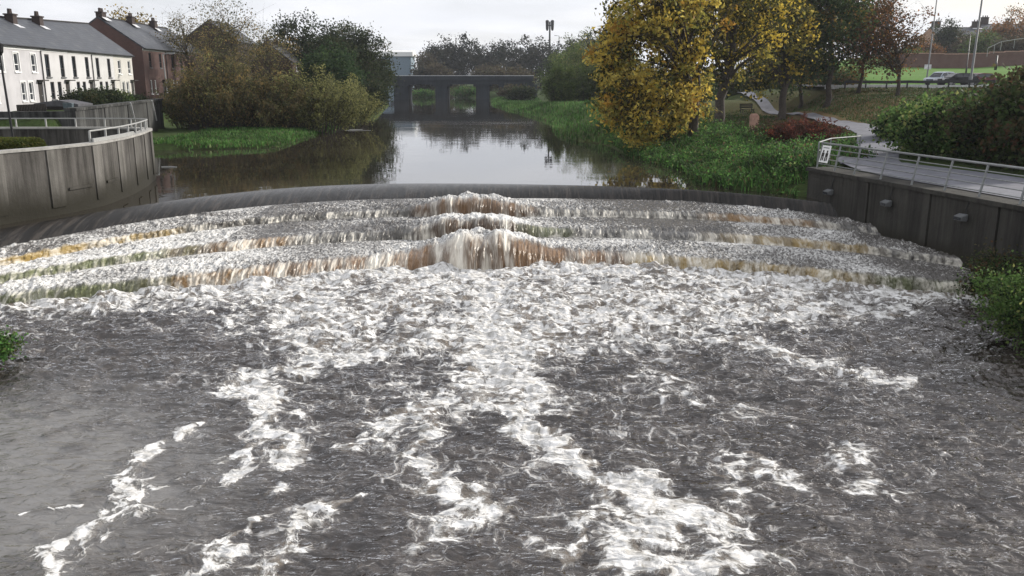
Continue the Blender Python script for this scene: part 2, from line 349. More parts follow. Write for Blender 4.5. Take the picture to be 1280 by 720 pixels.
def step_mesh(name, a, b, c, s):
    """tread a->b and riser b->c of one step, with turbulent water on it"""
    za, zb, zc = EC[a][1], EC[b][1], EC[c][1]
    ya, yb, yc = yy[a], yy[b], yy[c]
    nt, nr = 64, 40
    rows_y, rows_z, rise, vv = [], [], [], []
    for i in range(nt):
        f = i/(nt-1); rows_y.append(ya+(yb-ya)*f); rows_z.append(0*ux + za+(zb-za)*f + .03*math.sin(f*3.1)); rise.append(0*ux); vv.append((ya-yb)*f)
    for i in range(1, nr+1):
        f = i/nr; rnd = math.sin(min(1, f*1.6)*math.pi/2)
        rows_y.append(yb+(yc-yb)*(.25*f+.75*rnd*f**.5)); rows_z.append(0*ux + zb+(zc-zb)*f**1.25); rise.append(0*ux + min(1, f*3.5)); vv.append((ya-yb)+(zb-zc)*f)
    Y = np.array(rows_y); Z = np.array(rows_z); Rr = np.array(rise); Vv = np.array(vv); X = np.broadcast_to(ux, Y.shape).copy()
    nrow = len(rows_y)
    prof = np.concatenate([sstep(.25, .85, np.linspace(0, 1, nt)), np.sqrt(np.clip(1-np.linspace(0, 1, nr)**2, 0, 1))])[:, None]
    dm = np.zeros_like(X)
    if b in domes:
        cx, w, h = domes[b]
        wob = 1 + .25*fbm(X*1.3, Vv*1.3, 3, 40+s)
        dm = dome(X, cx, w)*prof*wob
        Z += dm*h; Y -= dome(X, cx, w)*sstep(.25, 1, np.arange(nrow)/nrow)[:, None]*(.6*h + .3)*np.ones_like(X)
    # turbulence
    boil = fbm(X*2.2, Y*1.6, 4, 60+s); fine = fbm(X*9, Vv*5, 3, 70+s); strand = fbm(X*5.5, Vv*.8, 3, 80+s, gain=.65)
    act = .6 + .8*sstep(-.5, .6, fbm(X*.25, Y*.4, 2, 90+s))
    start = sstep(0, .12, np.arange(nrow)/nrow)[:, None]
    Z += (1-Rr)*start*act*(.065*boil + .045*fine + .06*np.maximum(0, fbm(X*4, Y*3, 2, 30+s))) + Rr*.02*fine
    Y -= Rr*(.09*np.abs(strand) + .06*fine) + Rr*.25*np.maximum(0, fbm(X*.9, X*0+s, 3, 140+s))
    hem = Rr*(np.arange(nrow)/nrow > .93)[:, None]
    edge_n = sstep(.75, 1, Vv/Vv.max(0))
    speck = fbm(X*6, Y*4.2, 4, 100+s, gain=.7)
    foam_t = .50 + .16*fbm(X*.35, Y*.5, 3, 110+s) - (.22*sstep(2.0, 5.0, X)*(1-sstep(8, 10, X)) + .2*(1-sstep(-9, -6, X))*0) * (s < 3) - .14*(np.abs(X+7) < 4)*(s < 3)
    foam_t = foam_t + .12*(X < -10)*(s > 1) + .2*dm*(s > 0) - .17*sstep(12.2, 13.6, X)
    foam_r = .40 + .30*fbm(X*.7, Vv*.6, 3, 120+s) + .06*(s == 3) + .22*dm*(1-sstep(.62, .92, np.arange(nrow)/nrow))[:, None] + .25*sstep(.86, 1.0, np.arange(nrow)/nrow)[:, None]*sstep(-.3, .3, fbm(X*3, X*0, 3, 130+s)) - .10*(dm > .05)
    foam = foam_t*(1-Rr) + foam_r*Rr
    tc = np.broadcast_to(tints(ux, s)[None], (nrow, NU, 3))
    V = np.stack([X, Y, Z], -1).reshape(-1, 3)
    uvw = np.stack([X, Vv, Rr], -1).reshape(-1, 3)
    return npmesh(name, V, gridfaces(nrow, NU)[:, ::-1], col=tc.reshape(-1, 3), floats={'foam': foam.ravel(), 'flow': uvw}, smooth=True)
# material of the broken water
t = NT('cascade_water'); fl = t.attr('flow').outputs['Vector']; sx = t.n('SeparateXYZ', None, i0=fl); rise = sx.outputs[2]
fo = t.attr('foam').outputs['Fac']; tint = t.attr('Col').outputs['Color']; p = t.pos()
s1 = t.noise(t.vmath('MULTIPLY', fl, (3.2, 1.6, 0)), 1.0, 5, .62, dist=.8); s2 = t.noise(t.vmath('MULTIPLY', fl, (17, 4.5, 0)), 1.0, 5, .7, dist=.9)
k1 = t.noise(t.vmath('MULTIPLY', p, (8.5, 6.0, 4)), 1.0, 7, .74, dist=.6); k2 = t.noise(t.vmath('MULTIPLY', p, (15, 8, 8)), 1.0, 4, .7)
tread = t.math('ADD', t.math('MULTIPLY', k1.outputs[0], .62), t.math('MULTIPLY', k2.outputs[0], .38))
ris = t.math('ADD', t.math('MULTIPLY', s1.outputs[0], .72), t.math('MULTIPLY', s2.outputs[0], .28))
nz = t.math('ADD', t.math('MULTIPLY', tread, t.math('SUBTRACT', 1.0, rise)), t.math('MULTIPLY', ris, rise))
v = t.math('ADD', fo, t.math('MULTIPLY', t.math('SUBTRACT', nz, .5), 2.6))
f = t.ss(v, t.math('SUBTRACT', .33, t.math('MULTIPLY', rise, .12)), t.math('ADD', .80, t.math('MULTIPLY', rise, .15)))
wat = t.mix(rise, (.085, .078, .072), tint)
wat = t.mix(t.ss(k1.outputs[0], .4, .7, 0, .45), wat, t.mix(rise, (.19, .175, .16), tint))
c = t.mix(f, wat, t.mix(rise, (.72, .71, .69), (.72, .68, .60)))
b = pbsdf(t, Base_Color=c, Roughness=t.ss(f, 0, 1, .18, .75), Normal=t.bump(nz, .07, 1.0)); b.inputs['Specular IOR Level'].default_value = .4
M['cascade'] = t.fin(b)
# smooth sheet of water bending over the crest
t = NT('river_water'); p = t.pos()
wv = t.noise(t.vmath('MULTIPLY', p, (1.2, .9, 1)), 1.0, 4, .55); wv2 = t.noise(t.vmath('MULTIPLY', p, (.12, .25, 1)), 1.0, 3, .5)
mud = t.mix(wv2.outputs[0], (.030, .025, .018), (.045, .038, .028))
nb = t.bump(t.math('MULTIPLY', wv.outputs[0], t.ss(wv2.outputs[0], .35, .7, .15, 1.0)), .007, 1.0)
gl = t.n('BsdfGlossy', None, Color=(.93, .94, .96), Roughness=.015, Normal=nb)
df = t.n('BsdfDiffuse', None, Color=mud, Normal=nb)
fr = t.n('Fresnel', None, IOR=2.05, Normal=nb)
M['river'] = t.fin(t.n('MixShader', None, Fac=fr, i1=df.outputs[0], i2=gl.outputs[0]))
weir = thing('weir', 'curved stepped weir with white and amber water falling across the whole river', 'weir', (0, 0, 0))
# crest lip
nl = 40; Yl = []; Zl = []
for i in range(nl):
    f = i/(nl-1); Yl.append(yy['crest'] + (yy['base0']-yy['crest'])*f); Zl.append(0*ux + ZU - (ZU-1.05)*(.30*f + .70*f**2))
Yl = np.array(Yl); Zl = np.array(Zl); Xl = np.broadcast_to(ux, Yl.shape)
fr_ = (np.arange(nl)/(nl-1))[:, None]
Zl = Zl + .022*fr_*fbm(Xl*2.2, Yl*.5, 4, 7)*sstep(0, .2, fr_)
t = NT('crest_water'); p = t.pos(); a = t.noise(t.vmath('MULTIPLY', p, (7, .5, .5)), 1.0, 7, .7)
b = pbsdf(t, Base_Color=t.mix(t.ss(a.outputs[0], .42, .72), (.008, .007, .006), (.05, .042, .036)), Roughness=.10, Normal=t.bump(a.outputs[0], .05)); b.inputs['Specular IOR Level'].default_value = .26
M['crest'] = t.fin(b)
link('crest', npmesh('crest', np.stack([Xl, Yl, Zl], -1).reshape(-1, 3), gridfaces(nl, NU)[:, ::-1], smooth=True), M['crest'], weir)
for s, (a, b, c) in enumerate((('base0', 'lip1', 'base1'), ('base1', 'lip2', 'base2'), ('base2', 'lip3', 'base3')), 1):
    link('step', step_mesh('step', a, b, c, s), M['cascade'], weir)
# ------------------------------------------------------------------ upper river sheet
rx_ = ux[::10]; ry_ = yy['crest'][::10]; n = len(rx_); rows = [(rx_, ry_)]
tt = (rx_-rx_[0])/(rx_[-1]-rx_[0])
for (x0, x1, Y) in ((-24, 18, 46.0), (-36, 30, 49), (-60, 60, 100), (-120, 60, 260), (-420, 100, 760)):
    rows.append((x0+(x1-x0)*tt, 0*tt+Y))
V = np.concatenate([np.stack([a, b, 0*a+ZU], -1) for a, b in rows])
river = link('river', npmesh('river', V, gridfaces(len(rows), n)), M['river'])
tag(river, 'still dark river above the weir mirroring trees and pale sky', 'river', kind='structure')
# ------------------------------------------------------------------ foaming pool below the weir
py_ = [8.2]
while py_[-1] < 33.5: py_.append(py_[-1] + max(.020, py_[-1]**2/(6.7*1142)*.55))
py_ = np.array(py_); px_ = np.linspace(-19.5, 16.5, 1300)
X, Y = np.meshgrid(px_, py_)
yb = ecurve('base3', np.clip(X, -17.5, 15))
tback = yb - Y
w1 = fbm(X*.35, Y*.35, 3, 1); w2 = fbm(X*.35+9, Y*.35+4, 3, 2); w3 = fbm(X*1.4, Y*1.4, 3, 3); w4 = fbm(X*1.4+7, Y*1.4, 3, 4)
Xw = X + .55*w1 + .28*w3; Yw = Y + .9*w2 + .45*w4
# lower border of the white zone
bl = np.array([P(a, b, 0)[:2] for a, b in ((-60,398),(60,396),(200,402),(330,420),(390,458),(470,466),(560,452),(640,470),(720,440),(820,442),(900,432),(1000,418),(1080,398),(1160,384),(1280,378))])
bl = bl[np.argsort(bl[:, 0])]; ylow = np.interp(Xw, bl[:, 0], bl[:, 1])
zone = sstep(-1.6, 2.6, Yw - ylow)
D = .47*zone + .26*sstep(3.2, .2, tback + .6*w1)
D -= .22*zone*sstep(.2, .8, fbm(X*.5, Y*.22, 3, 21))
def streak(pts, width, amp, taper=True):
    global D
    q = np.array([P(a, b, 0)[:2] for a, b in pts]); best = np.full(X.shape, 9.0)
    for i in range(len(q)-1):
        a, b = q[i], q[i+1]; ab = b-a; L = (ab**2).sum()
        tp = np.clip(((Xw-a[0])*ab[0]+(Yw-a[1])*ab[1])/L, 0, 1)
        best = np.minimum(best, 1.45*np.hypot(Xw-a[0]-tp*ab[0], (Yw-a[1]-tp*ab[1])*.8))
    D = np.maximum(D, amp*np.exp(-(best/width)**2)) + .25*amp*np.exp(-(best/(width*2.5))**2)
streak([(600,340),(605,380),(612,420),(622,450),(640,480)], .50, .92)
streak([(640,480),(668,510),(695,545),(720,568),(760,585),(810,610),(860,630),(905,648)], .32, .95)
streak([(905,648),(850,645),(800,665),(770,690),(850,708),(940,716)], .34, .95)
streak([(720,568),(740,600),(770,625),(830,640)], .22, .55)
streak([(610,430),(590,470),(600,500),(650,520),(690,548)], .45, .55)
streak([(395,385),(392,430),(375,465),(300,484),(345,512),(325,548),(342,585),(320,600)], .34, .80)
streak([(330,560),(290,580),(255,605)], .3, .58)
streak([(232,540),(205,560),(162,588),(155,615),(130,645),(100,672),(70,690),(85,725)], .34, .70)
streak([(200,590),(185,560)], .2, .55); streak([(0,665),(40,650),(75,630)], .12, .6)
streak([(340,710),(395,660),(430,635),(470,610)], .22, .55); streak([(250,715),(300,675),(330,668)], .2, .6)
streak([(600,650),(560,610),(520,560),(540,520)], .4, .46); streak([(420,560),(480,520),(560,500)], .5, .42)
streak([(880,425),(960,432),(1020,452),(1060,470),(1110,478)], .5, .55); streak([(960,392),(1060,398),(1170,375),(1245,378)], .45, .62)
streak([(800,470),(850,500),(930,520)], .4, .36); streak([(900,600),(960,590),(1000,620)], .3, .40); streak([(1040,560),(1080,600),(1140,620)], .4, .36)
streak([(680,690),(720,660),(760,640)], .22, .55); streak([(500,700),(560,660),(620,640)], .3, .42)
mid = np.exp(-((X+.6)/5.5)**2)*sstep(9, 20, Y+w1*2)
D += .12*mid + .08 + .10*fbm(X*.25, Y*.25, 3, 33)
calm = np.exp(-((X+7.4)/2.6)**2 - ((Y-12.9)/3.4)**2) + .9*np.exp(-((X+10.0)/2.2)**2 - ((Y-15.3)/3.4)**2); calm = np.clip(calm*(.9+.5*w3), 0, 1)
calm = np.clip(calm + .35*calm*fbm(X*.8, Y*1.4, 4, 44), 0, 1); D -= .25*calm
D = np.clip(D, 0, 1.15)
# waves
amp = .35 + .65*sstep(6, 24, Y) - .75*np.clip(calm, 0, 1); amp = np.clip(amp, .06, 1)
ch = fbm(X*1.0+.2*w3, Y*1.9, 5, 50, gain=.52); rid = 1-np.abs(fbm(X*.9+w3*.3, Y*2.1, 4, 55)); boil = fbm(X*.35, Y*.5, 2, 58)
H = amp*(.085*ch + .075*(rid-.7)*1.4 + .07*boil + .008*fbm(X*5, Y*8, 3, 59)) + .05*np.clip(D, 0, 1)*(.5+.8*fbm(X*2.2, Y*2.2, 3, 61))
H += zone*.06*fbm(X*1.5, Y*2.0, 4, 62) + .16*sstep(1.0, .0, np.abs(tback-.4))*(.6+fbm(X*.9, Y*.9, 3, 63))
H += .12*np.exp(-((X+5.2)/1.6)**2-((tback-.9)/.5)**2)
V = np.stack([X, Y, H], -1).reshape(-1, 3)
t = NT('pool_water'); p = t.pos(); Dn = t.attr('foam').outputs['Fac']; calm_n = t.attr('calm').outputs['Fac']
wa = t.noise(p, .9, 3, .5); wb = t.noise(p, 4.2, 3, .5)
wv = t.vmath('ADD', t.scale(t.vmath('SUBTRACT', wa.outputs['Color'], (.5, .5, .5)), .95), t.scale(t.vmath('SUBTRACT', wb.outputs['Color'], (.5, .5, .5)), .10))
p2 = t.vmath('MULTIPLY', t.vmath('ADD', p, wv), (1, 1, 0))
def vor(sc):
    nd = t.n('TexVoronoi', {'feature': 'DISTANCE_TO_EDGE', 'voronoi_dimensions': '2D'}, Vector=p2, Scale=sc); return nd.outputs[0]
v2, v3 = vor(3.4), vor(9.0)
def fil(sc, det, ro, w0, w1):
    nn = t.noise(p2, sc, det, ro); r_ = t.math('ABSOLUTE', t.math('SUBTRACT', nn.outputs[0], .5))
    return t.ss(r_, 0.0, t.math('ADD', w0, t.math('MULTIPLY', Dn, w1)), 1, 0)
nf = t.noise(p2, 4.2, 6, .60); nc = t.noise(p2, 1.1, 4, .55); nm = t.noise(t.vmath('MULTIPLY', p, (14, 26, 1)), 1.0, 5, .65)
v1 = vor(.95); l1 = t.ss(v1, 0.0, t.math('ADD', .035, t.math('MULTIPLY', Dn, .22)), 1, 0)
r1 = t.math('MAXIMUM', fil(.75, 4, .5, .016, .13), l1); r2 = fil(2.1, 4, .5, .018, .11); r3 = fil(5.5, 3, .5, .02, .06)
l2 = t.ss(v2, 0.0, t.math('ADD', .03, t.math('MULTIPLY', Dn, .26)), 1, 0); l3 = t.ss(v3, 0.0, .30, 1, 0)
lace = t.math('MAXIMUM', r1, t.math('MAXIMUM', t.math('MULTIPLY', r2, .85), t.math('MAXIMUM', t.math('MULTIPLY', r3, .5), t.math('MAXIMUM', t.math('MULTIPLY', l2, .62), t.math('MULTIPLY', l3, .40)))))
brk = t.ss(t.math('ADD', nf.outputs[0], t.math('MULTIPLY', t.math('SUBTRACT', nc.outputs[0], .5), .9)), .32, .62)
val = t.math('MULTIPLY', lace, t.math('ADD', .22, t.math('MULTIPLY', brk, .85)))
val = t.math('MULTIPLY', val, t.math('ADD', .36, t.math('MULTIPLY', Dn, .75)))
val = t.math('ADD', val, t.math('MULTIPLY', t.math('SUBTRACT', Dn, .36), .52))
val = t.math('ADD', val, t.math('MULTIPLY', t.math('SUBTRACT', nf.outputs[0], .5), t.ss(Dn, .15, .6, .45, .85)))
nq = t.noise(p2, 17, 6, .7); val = t.math('ADD', val, t.math('MULTIPLY', t.math('SUBTRACT', nq.outputs[0], .5), t.ss(Dn, .22, .6, .12, .85)))
val = t.math('ADD', val, t.math('MULTIPLY', t.math('SUBTRACT', nc.outputs[0], .5), .45))
fm = t.ss(val, .18, .68); thin = t.ss(val, -.05, .42)
deep = t.mix(t.ss(nc.outputs[0], .35, .65), (.027, .021, .017), (.056, .046, .039))
deep = t.mix(t.math('MULTIPLY', thin, .36), deep, (.20, .18, .165))
deep = t.mix(t.math('MULTIPLY', t.ss(Dn, .42, .75), .55), deep, (.27, .22, .165))
deep = t.mix(calm_n, deep, (.15, .142, .132))  # calm patch: sky sheen and thin foam film put in as paler colour
col = t.mix(fm, deep, t.mix(t.ss(t.math('ADD', t.math('MULTIPLY', nf.outputs[0], .6), t.math('MULTIPLY', nq.outputs[0], .4)), .38, .62), (.40, .385, .36), (.82, .81, .80)))
nl_ = t.noise(t.vmath('MULTIPLY', p, (2.2, 4.2, 1)), 1.0, 4, .46, dist=.8)
hb = t.math('ADD', t.math('MULTIPLY', nm.outputs[0], .10), t.math('MULTIPLY', nl_.outputs[0], 2.3))
nb = t.bump(t.math('ADD', t.math('MULTIPLY', hb, t.ss(calm_n, 0, 1.0, 1.0, .38)), t.math('MULTIPLY', fm, .45)), .085, 1.0)
df = t.n('BsdfDiffuse', None, Color=col, Normal=nb)
gl = t.n('BsdfGlossy', None, Color=(.95, .95, .97), Roughness=.07, Normal=nb)
fr = t.math('MULTIPLY', t.n('Fresnel', None, IOR=1.66, Normal=nb), t.ss(fm, 0, 1, 1.0, .12))
b = t.n('MixShader', None, Fac=fr, i1=df.outputs[0], i2=gl.outputs[0])
M['pool'] = t.fin(b)
pool = link('pool', npmesh('pool', V, gridfaces(len(py_), len(px_)), floats={'foam': D.ravel(), 'calm': np.clip(calm, 0, 1).ravel()}, smooth=True), M['pool'])
tag(pool, 'foaming brown pool below the weir with white streaks', 'water', kind='structure')
# ------------------------------------------------------------------ foliage tools
def leafquads(pts, size, cols, rng, up=.25, el=1.5, jit=.35, droop=0.0):
    n = len(pts); pts = np.asarray(pts, float)
    nrm = rng.normal(size=(n, 3)); nrm[:, 2] += up*2; nrm /= np.linalg.norm(nrm, axis=1)[:, None]
    tg = rng.normal(size=(n, 3)); tg[:, 2] -= droop*2; tg -= nrm*(tg*nrm).sum(1)[:, None]; tg /= np.linalg.norm(tg, axis=1)[:, None]
    bt = np.cross(nrm, tg); L = (size*(1+jit*rng.uniform(-1, 1, n)))[:, None]; W = L/el
    V = np.stack([pts-tg*L/2, pts+bt*W/2+tg*L*.08, pts+tg*L/2-nrm*L*.12, pts-bt*W/2+tg*L*.08], 1).reshape(-1, 3)
    C = np.repeat(cols, 4, axis=0)
    return V, C
def pick(rng, n, pal):
    w = np.array([p[1] for p in pal], float); i = rng.choice(len(pal), n, p=w/w.sum()); return np.array([p[0] for p in pal])[i]
def leafobj(name, V, C, mat, parent=None):
    n = len(V)//4; return link(name, npmesh(name, V, np.arange(4*n).reshape(n, 4), col=np.clip(C, 0, 1)), mat, parent)
def curve_pts(a, b, sag, k=6):
    a = np.array(a); b = np.array(b); m = (a+b)/2 + np.array(sag); t_ = np.linspace(0, 1, k)[:, None]
    return (1-t_)**2*a + 2*t_*(1-t_)*m + t_**2*b
def tree(kind, label, base, top, cx, rad, seed, pal, n_cl=120, per=90, leaf=.3, clr=.7, tr=.3, zlow=None, group=None, limbs=16, twigs=0, cat='tree', up=.25, el=1.5, bare=0.0, off=(0, 0), droop=0, bark='bark', fork=.3, shell=.45, sides=7, extra=None):
    """trunk with limbs, and a crown of leaf clumps. base (x,y,z); crown spans zlow..top, half widths rad (x, y)"""
    rng = np.random.default_rng(seed); root = thing(kind, label, cat, base, 0, group)
    H = top-base[2]; zl = (zlow if zlow is not None else base[2]+H*.3)-base[2]; cz = (zl+H)/2; rz = (H-zl)/2
    c0 = np.array((cx-base[0]+off[0], off[1], cz))
    d = rng.normal(size=(n_cl, 3)); d /= np.linalg.norm(d, axis=1)[:, None]
    az = np.arctan2(d[:, 1], d[:, 0]); lump = 1 + .30*perlin(az*1.3+seed*3.7, d[:, 2]*2.2, seed) + .14*perlin(az*3.1, d[:, 2]*4, seed+1)
    r = rng.uniform(0, 1, n_cl)**shell * lump
    cl = c0 + d*r[:, None]*np.array((rad[0], rad[1], rz))
    cl[:, 2] = np.maximum(cl[:, 2], zl*.8)
    if extra is not None: cl = np.concatenate([cl, np.repeat(np.array(extra)-np.array(base), 5, axis=0)+rng.normal(size=(5*len(extra), 3))*.45]); n_cl = len(cl); r = np.concatenate([r, np.full(5*len(extra), .9)])
    tm = MB(); th = max(zl*1.0, H*fork)
    lean = rng.normal(size=2)*.03*H
    tp = np.array((lean[0], lean[1], th)); cen = c0 + np.array((0, 0, rz*.55)); 
    main = np.concatenate([np.linspace((0, 0, -.4), tp, 5)*[1, 1, 1], np.linspace(tp, cen, 5)[1:]])
    main[1:-1, :2] += rng.normal(size=(len(main)-2, 2))*tr*.4
    tm.tube(main, [tr*1.35, tr*1.05, tr*.95, tr*.9, tr*.85, tr*.65, tr*.5, tr*.32, tr*.12], sides+1)
    order_ = np.argsort(-r); ends = cl[order_[:limbs]]
    for e in ends:
        k = rng.integers(3, 8); s0 = main[k]; 
        if s0[2] > e[2]+rz*.5: s0 = main[4]
        q = curve_pts(s0, e, (0, 0, rz*.18*rng.uniform(.2, 1.2))); rr = tr*.38*rng.uniform(.7, 1.1)
        tm.tube(q, [rr, rr*.85, rr*.7, rr*.52, rr*.35, rr*.15], max(4, sides-2), cap=False)
        for _ in range(twigs):
            j = rng.integers(2, 6); v = rng.normal(size=3)*np.array((rad[0], rad[1], rz))*.28; v[2] = abs(v[2])*.8
            q2 = curve_pts(q[j], q[j]+v, rng.normal(size=3)*.1*rz, 4); r2 = rr*.22; tm.tube(q2, [r2, r2*.75, r2*.5, r2*.2], 3, cap=False)
            for __ in range(2):
                v2 = v*.5 + rng.normal(size=3)*.12*rz; q3 = q2[rng.integers(1, 4)]; tm.tube([q3, q3+v2*.5, q3+v2], [r2*.5, r2*.35, r2*.12], 3, cap=False)
    tm.build('trunk', M[bark], root, smooth=True, fix=False)
    keep = rng.uniform(size=n_cl) > bare; cl = cl[keep]; n = len(cl)
    cnt = rng.integers(int(per*.5), int(per*1.5)+1, n); idx = np.repeat(np.arange(n), cnt)
    g = rng.normal(size=(len(idx), 3)); sc = (clr*rng.uniform(.6, 1.35, n))[idx][:, None]*np.array((1, 1, .75))
    pts = cl[idx] + g*sc
    ccol = pick(rng, n, pal)
    col = np.where((rng.uniform(size=len(idx)) < .68)[:, None], ccol[idx], pick(rng, len(idx), pal)) * rng.uniform(.7, 1.3, len(idx))[:, None]
    V, C = leafquads(pts, leaf, col, rng, up, el, droop=droop); leafobj('crown', V, C, M['leaf'], root)
    return root
def stem_bush(kind, label, base, top, rad, seed, pal, stems=60, per=60, leaf=.16, group=None, droop=.35, cat='shrub', tr=.03, bare=.25, stemmat='bark', low=.15, el=2.6, spread=.14, ry=None):
    """many arching stems rising from the ground, leaves along each"""
    rng = np.random.default_rng(seed); root = thing(kind, label, cat, base, 0, group); H = top-base[2]; ry = ry or rad
    mb = MB(); P_, Cc = [], []
    for i in range(stems):
        a = rng.uniform(0, 2*np.pi); rr = rng.uniform(0, 1)**.6; h = H*rng.uniform(.55, 1.0)*(1-.45*rr**2)*(1+.2*math.sin(a*3+seed))
        b0 = np.array((math.cos(a)*rr*rad*.45, math.sin(a)*rr*ry*.45, -.2)); e = np.array((math.cos(a)*rr*rad, math.sin(a)*rr*ry, h)) + rng.normal(size=3)*H*.04
        m = b0*.4+e*.6; m[2] = h*(.75+.35*droop); t_ = np.linspace(0, 1, 7)[:, None]; q = (1-t_)**2*b0 + 2*t_*(1-t_)*m + t_**2*e
        r0 = tr*rng.uniform(.6, 1.3)*H/6; mb.tube(q, [r0, r0*.9, r0*.75, r0*.6, r0*.45, r0*.3, r0*.12], 4, cap=False)
        k = int(per*rng.uniform(.5, 1.4)); f = rng.uniform(low, 1.0, k); j = np.clip((f*6).astype(int), 0, 5); fr = (f*6-j)[:, None]
        pp = q[j]*(1-fr)+q[j+1]*fr + rng.normal(size=(k, 3))*spread*H*np.array((.5, .5, .35))*(1.1-f*.5)[:, None]
        pp[:, 2] = np.maximum(pp[:, 2], .05)
        P_.append(pp); base_c = pick(rng, 1, pal)
        Cc.append(np.where((rng.uniform(size=k) < .6)[:, None], base_c, pick(rng, k, pal))*rng.uniform(.7, 1.3, k)[:, None])
    mb.build('stems', M[stemmat], root, smooth=True, fix=False)
    P_ = np.concatenate(P_); V, C = leafquads(P_, leaf, np.concatenate(Cc), rng, .2, el, droop=.3); leafobj('foliage', V, C, M['leaf'], root)
    return root
def blades(name, pts, h, w, pal, seed, lean=.45, patch=None):
    """grass blades: two-segment tapering strips"""
    rng = np.random.default_rng(seed); n = len(pts); a = rng.uniform(0, 2*np.pi, n); hh = h*rng.uniform(.5, 1.3, n)
    d = np.stack([np.cos(a), np.sin(a), 0*a], 1); s = np.stack([-np.sin(a), np.cos(a), 0*a], 1)*(w*rng.uniform(.6, 1.3, n))[:, None]
    l = lean*rng.uniform(.2, 1.3, n)*hh; b = np.asarray(pts, float); z = np.zeros((n, 3)); z[:, 2] = 1
    m = b + d*(l*.35)[:, None] + z*(hh*.6)[:, None]; e = b + d*l[:, None] + z*hh[:, None]
    V = np.stack([b-s, b+s, m+s*.8, m-s*.8, e+s*.15, e-s*.15], 1).reshape(-1, 3); o = np.arange(n)[:, None]*6
    Q = np.concatenate([o+[0, 1, 2, 3], o+[3, 2, 4, 5]]); c = pick(rng, n, pal)*rng.uniform(.7, 1.3, n)[:, None]
    if patch is not None: c = c*patch[:, None]
    return link(name, npmesh(name, V, Q, col=np.repeat(np.clip(c, 0, 1), 6, axis=0)), M['grass'])
def scatter(n, seed, x0, x1, y0, y1, ok):
    rng = np.random.default_rng(seed); x = rng.uniform(x0, x1, n); y = rng.uniform(y0, y1, n); k = ok(x, y); x, y = x[k], y[k]
    return np.stack([x, y, terr(x, y)-.03], 1)
def at(px, py, Y):
    x, y, z = PD(px, py, Y); return (x, y, tz(x, y))
def zat(py, Y, px=640): return PD(px, py, Y)[2]
# ------------------------------------------------------------------ grass and weeds on the banks (uncountable)
GREEN = [((.06, .14, .033), 3), ((.095, .195, .05), 3), ((.035, .07, .022), 2), ((.13, .16, .07), 1), ((.11, .10, .05), .5)]
WEED = [((.05, .12, .03), 3), ((.10, .21, .05), 3), ((.03, .05, .02), 2), ((.13, .17, .06), 1), ((.12, .09, .045), .6)]
def nearR(a, b): return lambda x, y: ((Rx(y)-x) < a) & ((Rx(y)-x) > b) & (y > 39.5)
p_ = scatter(60000, 1, -6, 26, 70, 236, lambda x, y: ((x-Rx(y)) > -.8) & ((x-Rx(y)) < 9+(y > 110)*2) & (y > 62))
o = blades('marsh_grass', p_, .42, .045, GREEN, 2, patch=.75+.5*sstep(-.4, .4, fbm(p_[:, 0]*.3, p_[:, 1]*.15, 3, 3))); tag(o, 'bright green marsh grass along the right water edge', 'grass', kind='stuff')
p_ = scatter(70000, 4, 8, 30, 39, 82, lambda x, y: ((x-Rx(y)) > -.3) & ((x-Rx(y)) < 9.5) & ((y > 40.5) | (x-wallx(y) < -.3)) & ~((x > 18.4) & (y < 50)) & (np.hypot(x-18.6, y-66) > 1.3) & ~((y < 44) & (x > 15.2)))
rng = np.random.default_rng(9); nz_ = fbm(p_[:, 0]*.5, p_[:, 1]*.35, 3, 12)
p_[:, 2] += .05
o = blades('bank_weeds', p_, .40, .035, WEED, 5, .8, patch=.55+.75*sstep(-.5, .5, nz_)); tag(o, 'rough nettles and long grass covering the right bank', 'weeds', kind='stuff')
q_ = np.repeat(p_, 2, axis=0)[rng.uniform(size=2*len(p_)) < .85].copy(); q_[:, :2] += rng.normal(size=(len(q_), 2))*.3; q_[:, 2] += rng.uniform(.05, .7, len(q_))*(.25+1.1*sstep(-.35, .5, fbm(q_[:, 0]*.7, q_[:, 1]*.5, 3, 15)))
V, C = leafquads(q_, .15, pick(rng, len(q_), WEED)*rng.uniform(.6, 1.4, len(q_))[:, None]*(.6+.7*sstep(-.4, .5, fbm(q_[:, 0]*.5, q_[:, 1]*.35, 2, 14)))[:, None], rng, .6)
tag(leafobj('nettle_leaves', V, C, M['leaf']), 'broad weed leaves among the right bank grass', 'weeds', kind='stuff')
p_ = scatter(60000, 6, -36, -14, 66.2, 112, lambda x, y: ((Lx(y)-x) > -.7) & ((Lx(y)-x) < 10) & (y < 96) & (x > -27.5-.2034*(y-56.5)))
o = blades('bank_grass', p_, .26, .05, GREEN, 7, patch=.7+.5*sstep(-.4, .4, fbm(p_[:, 0]*.4, p_[:, 1]*.2, 3, 8))); tag(o, 'bright green grass at the foot of the left bank willows', 'grass', kind='stuff')
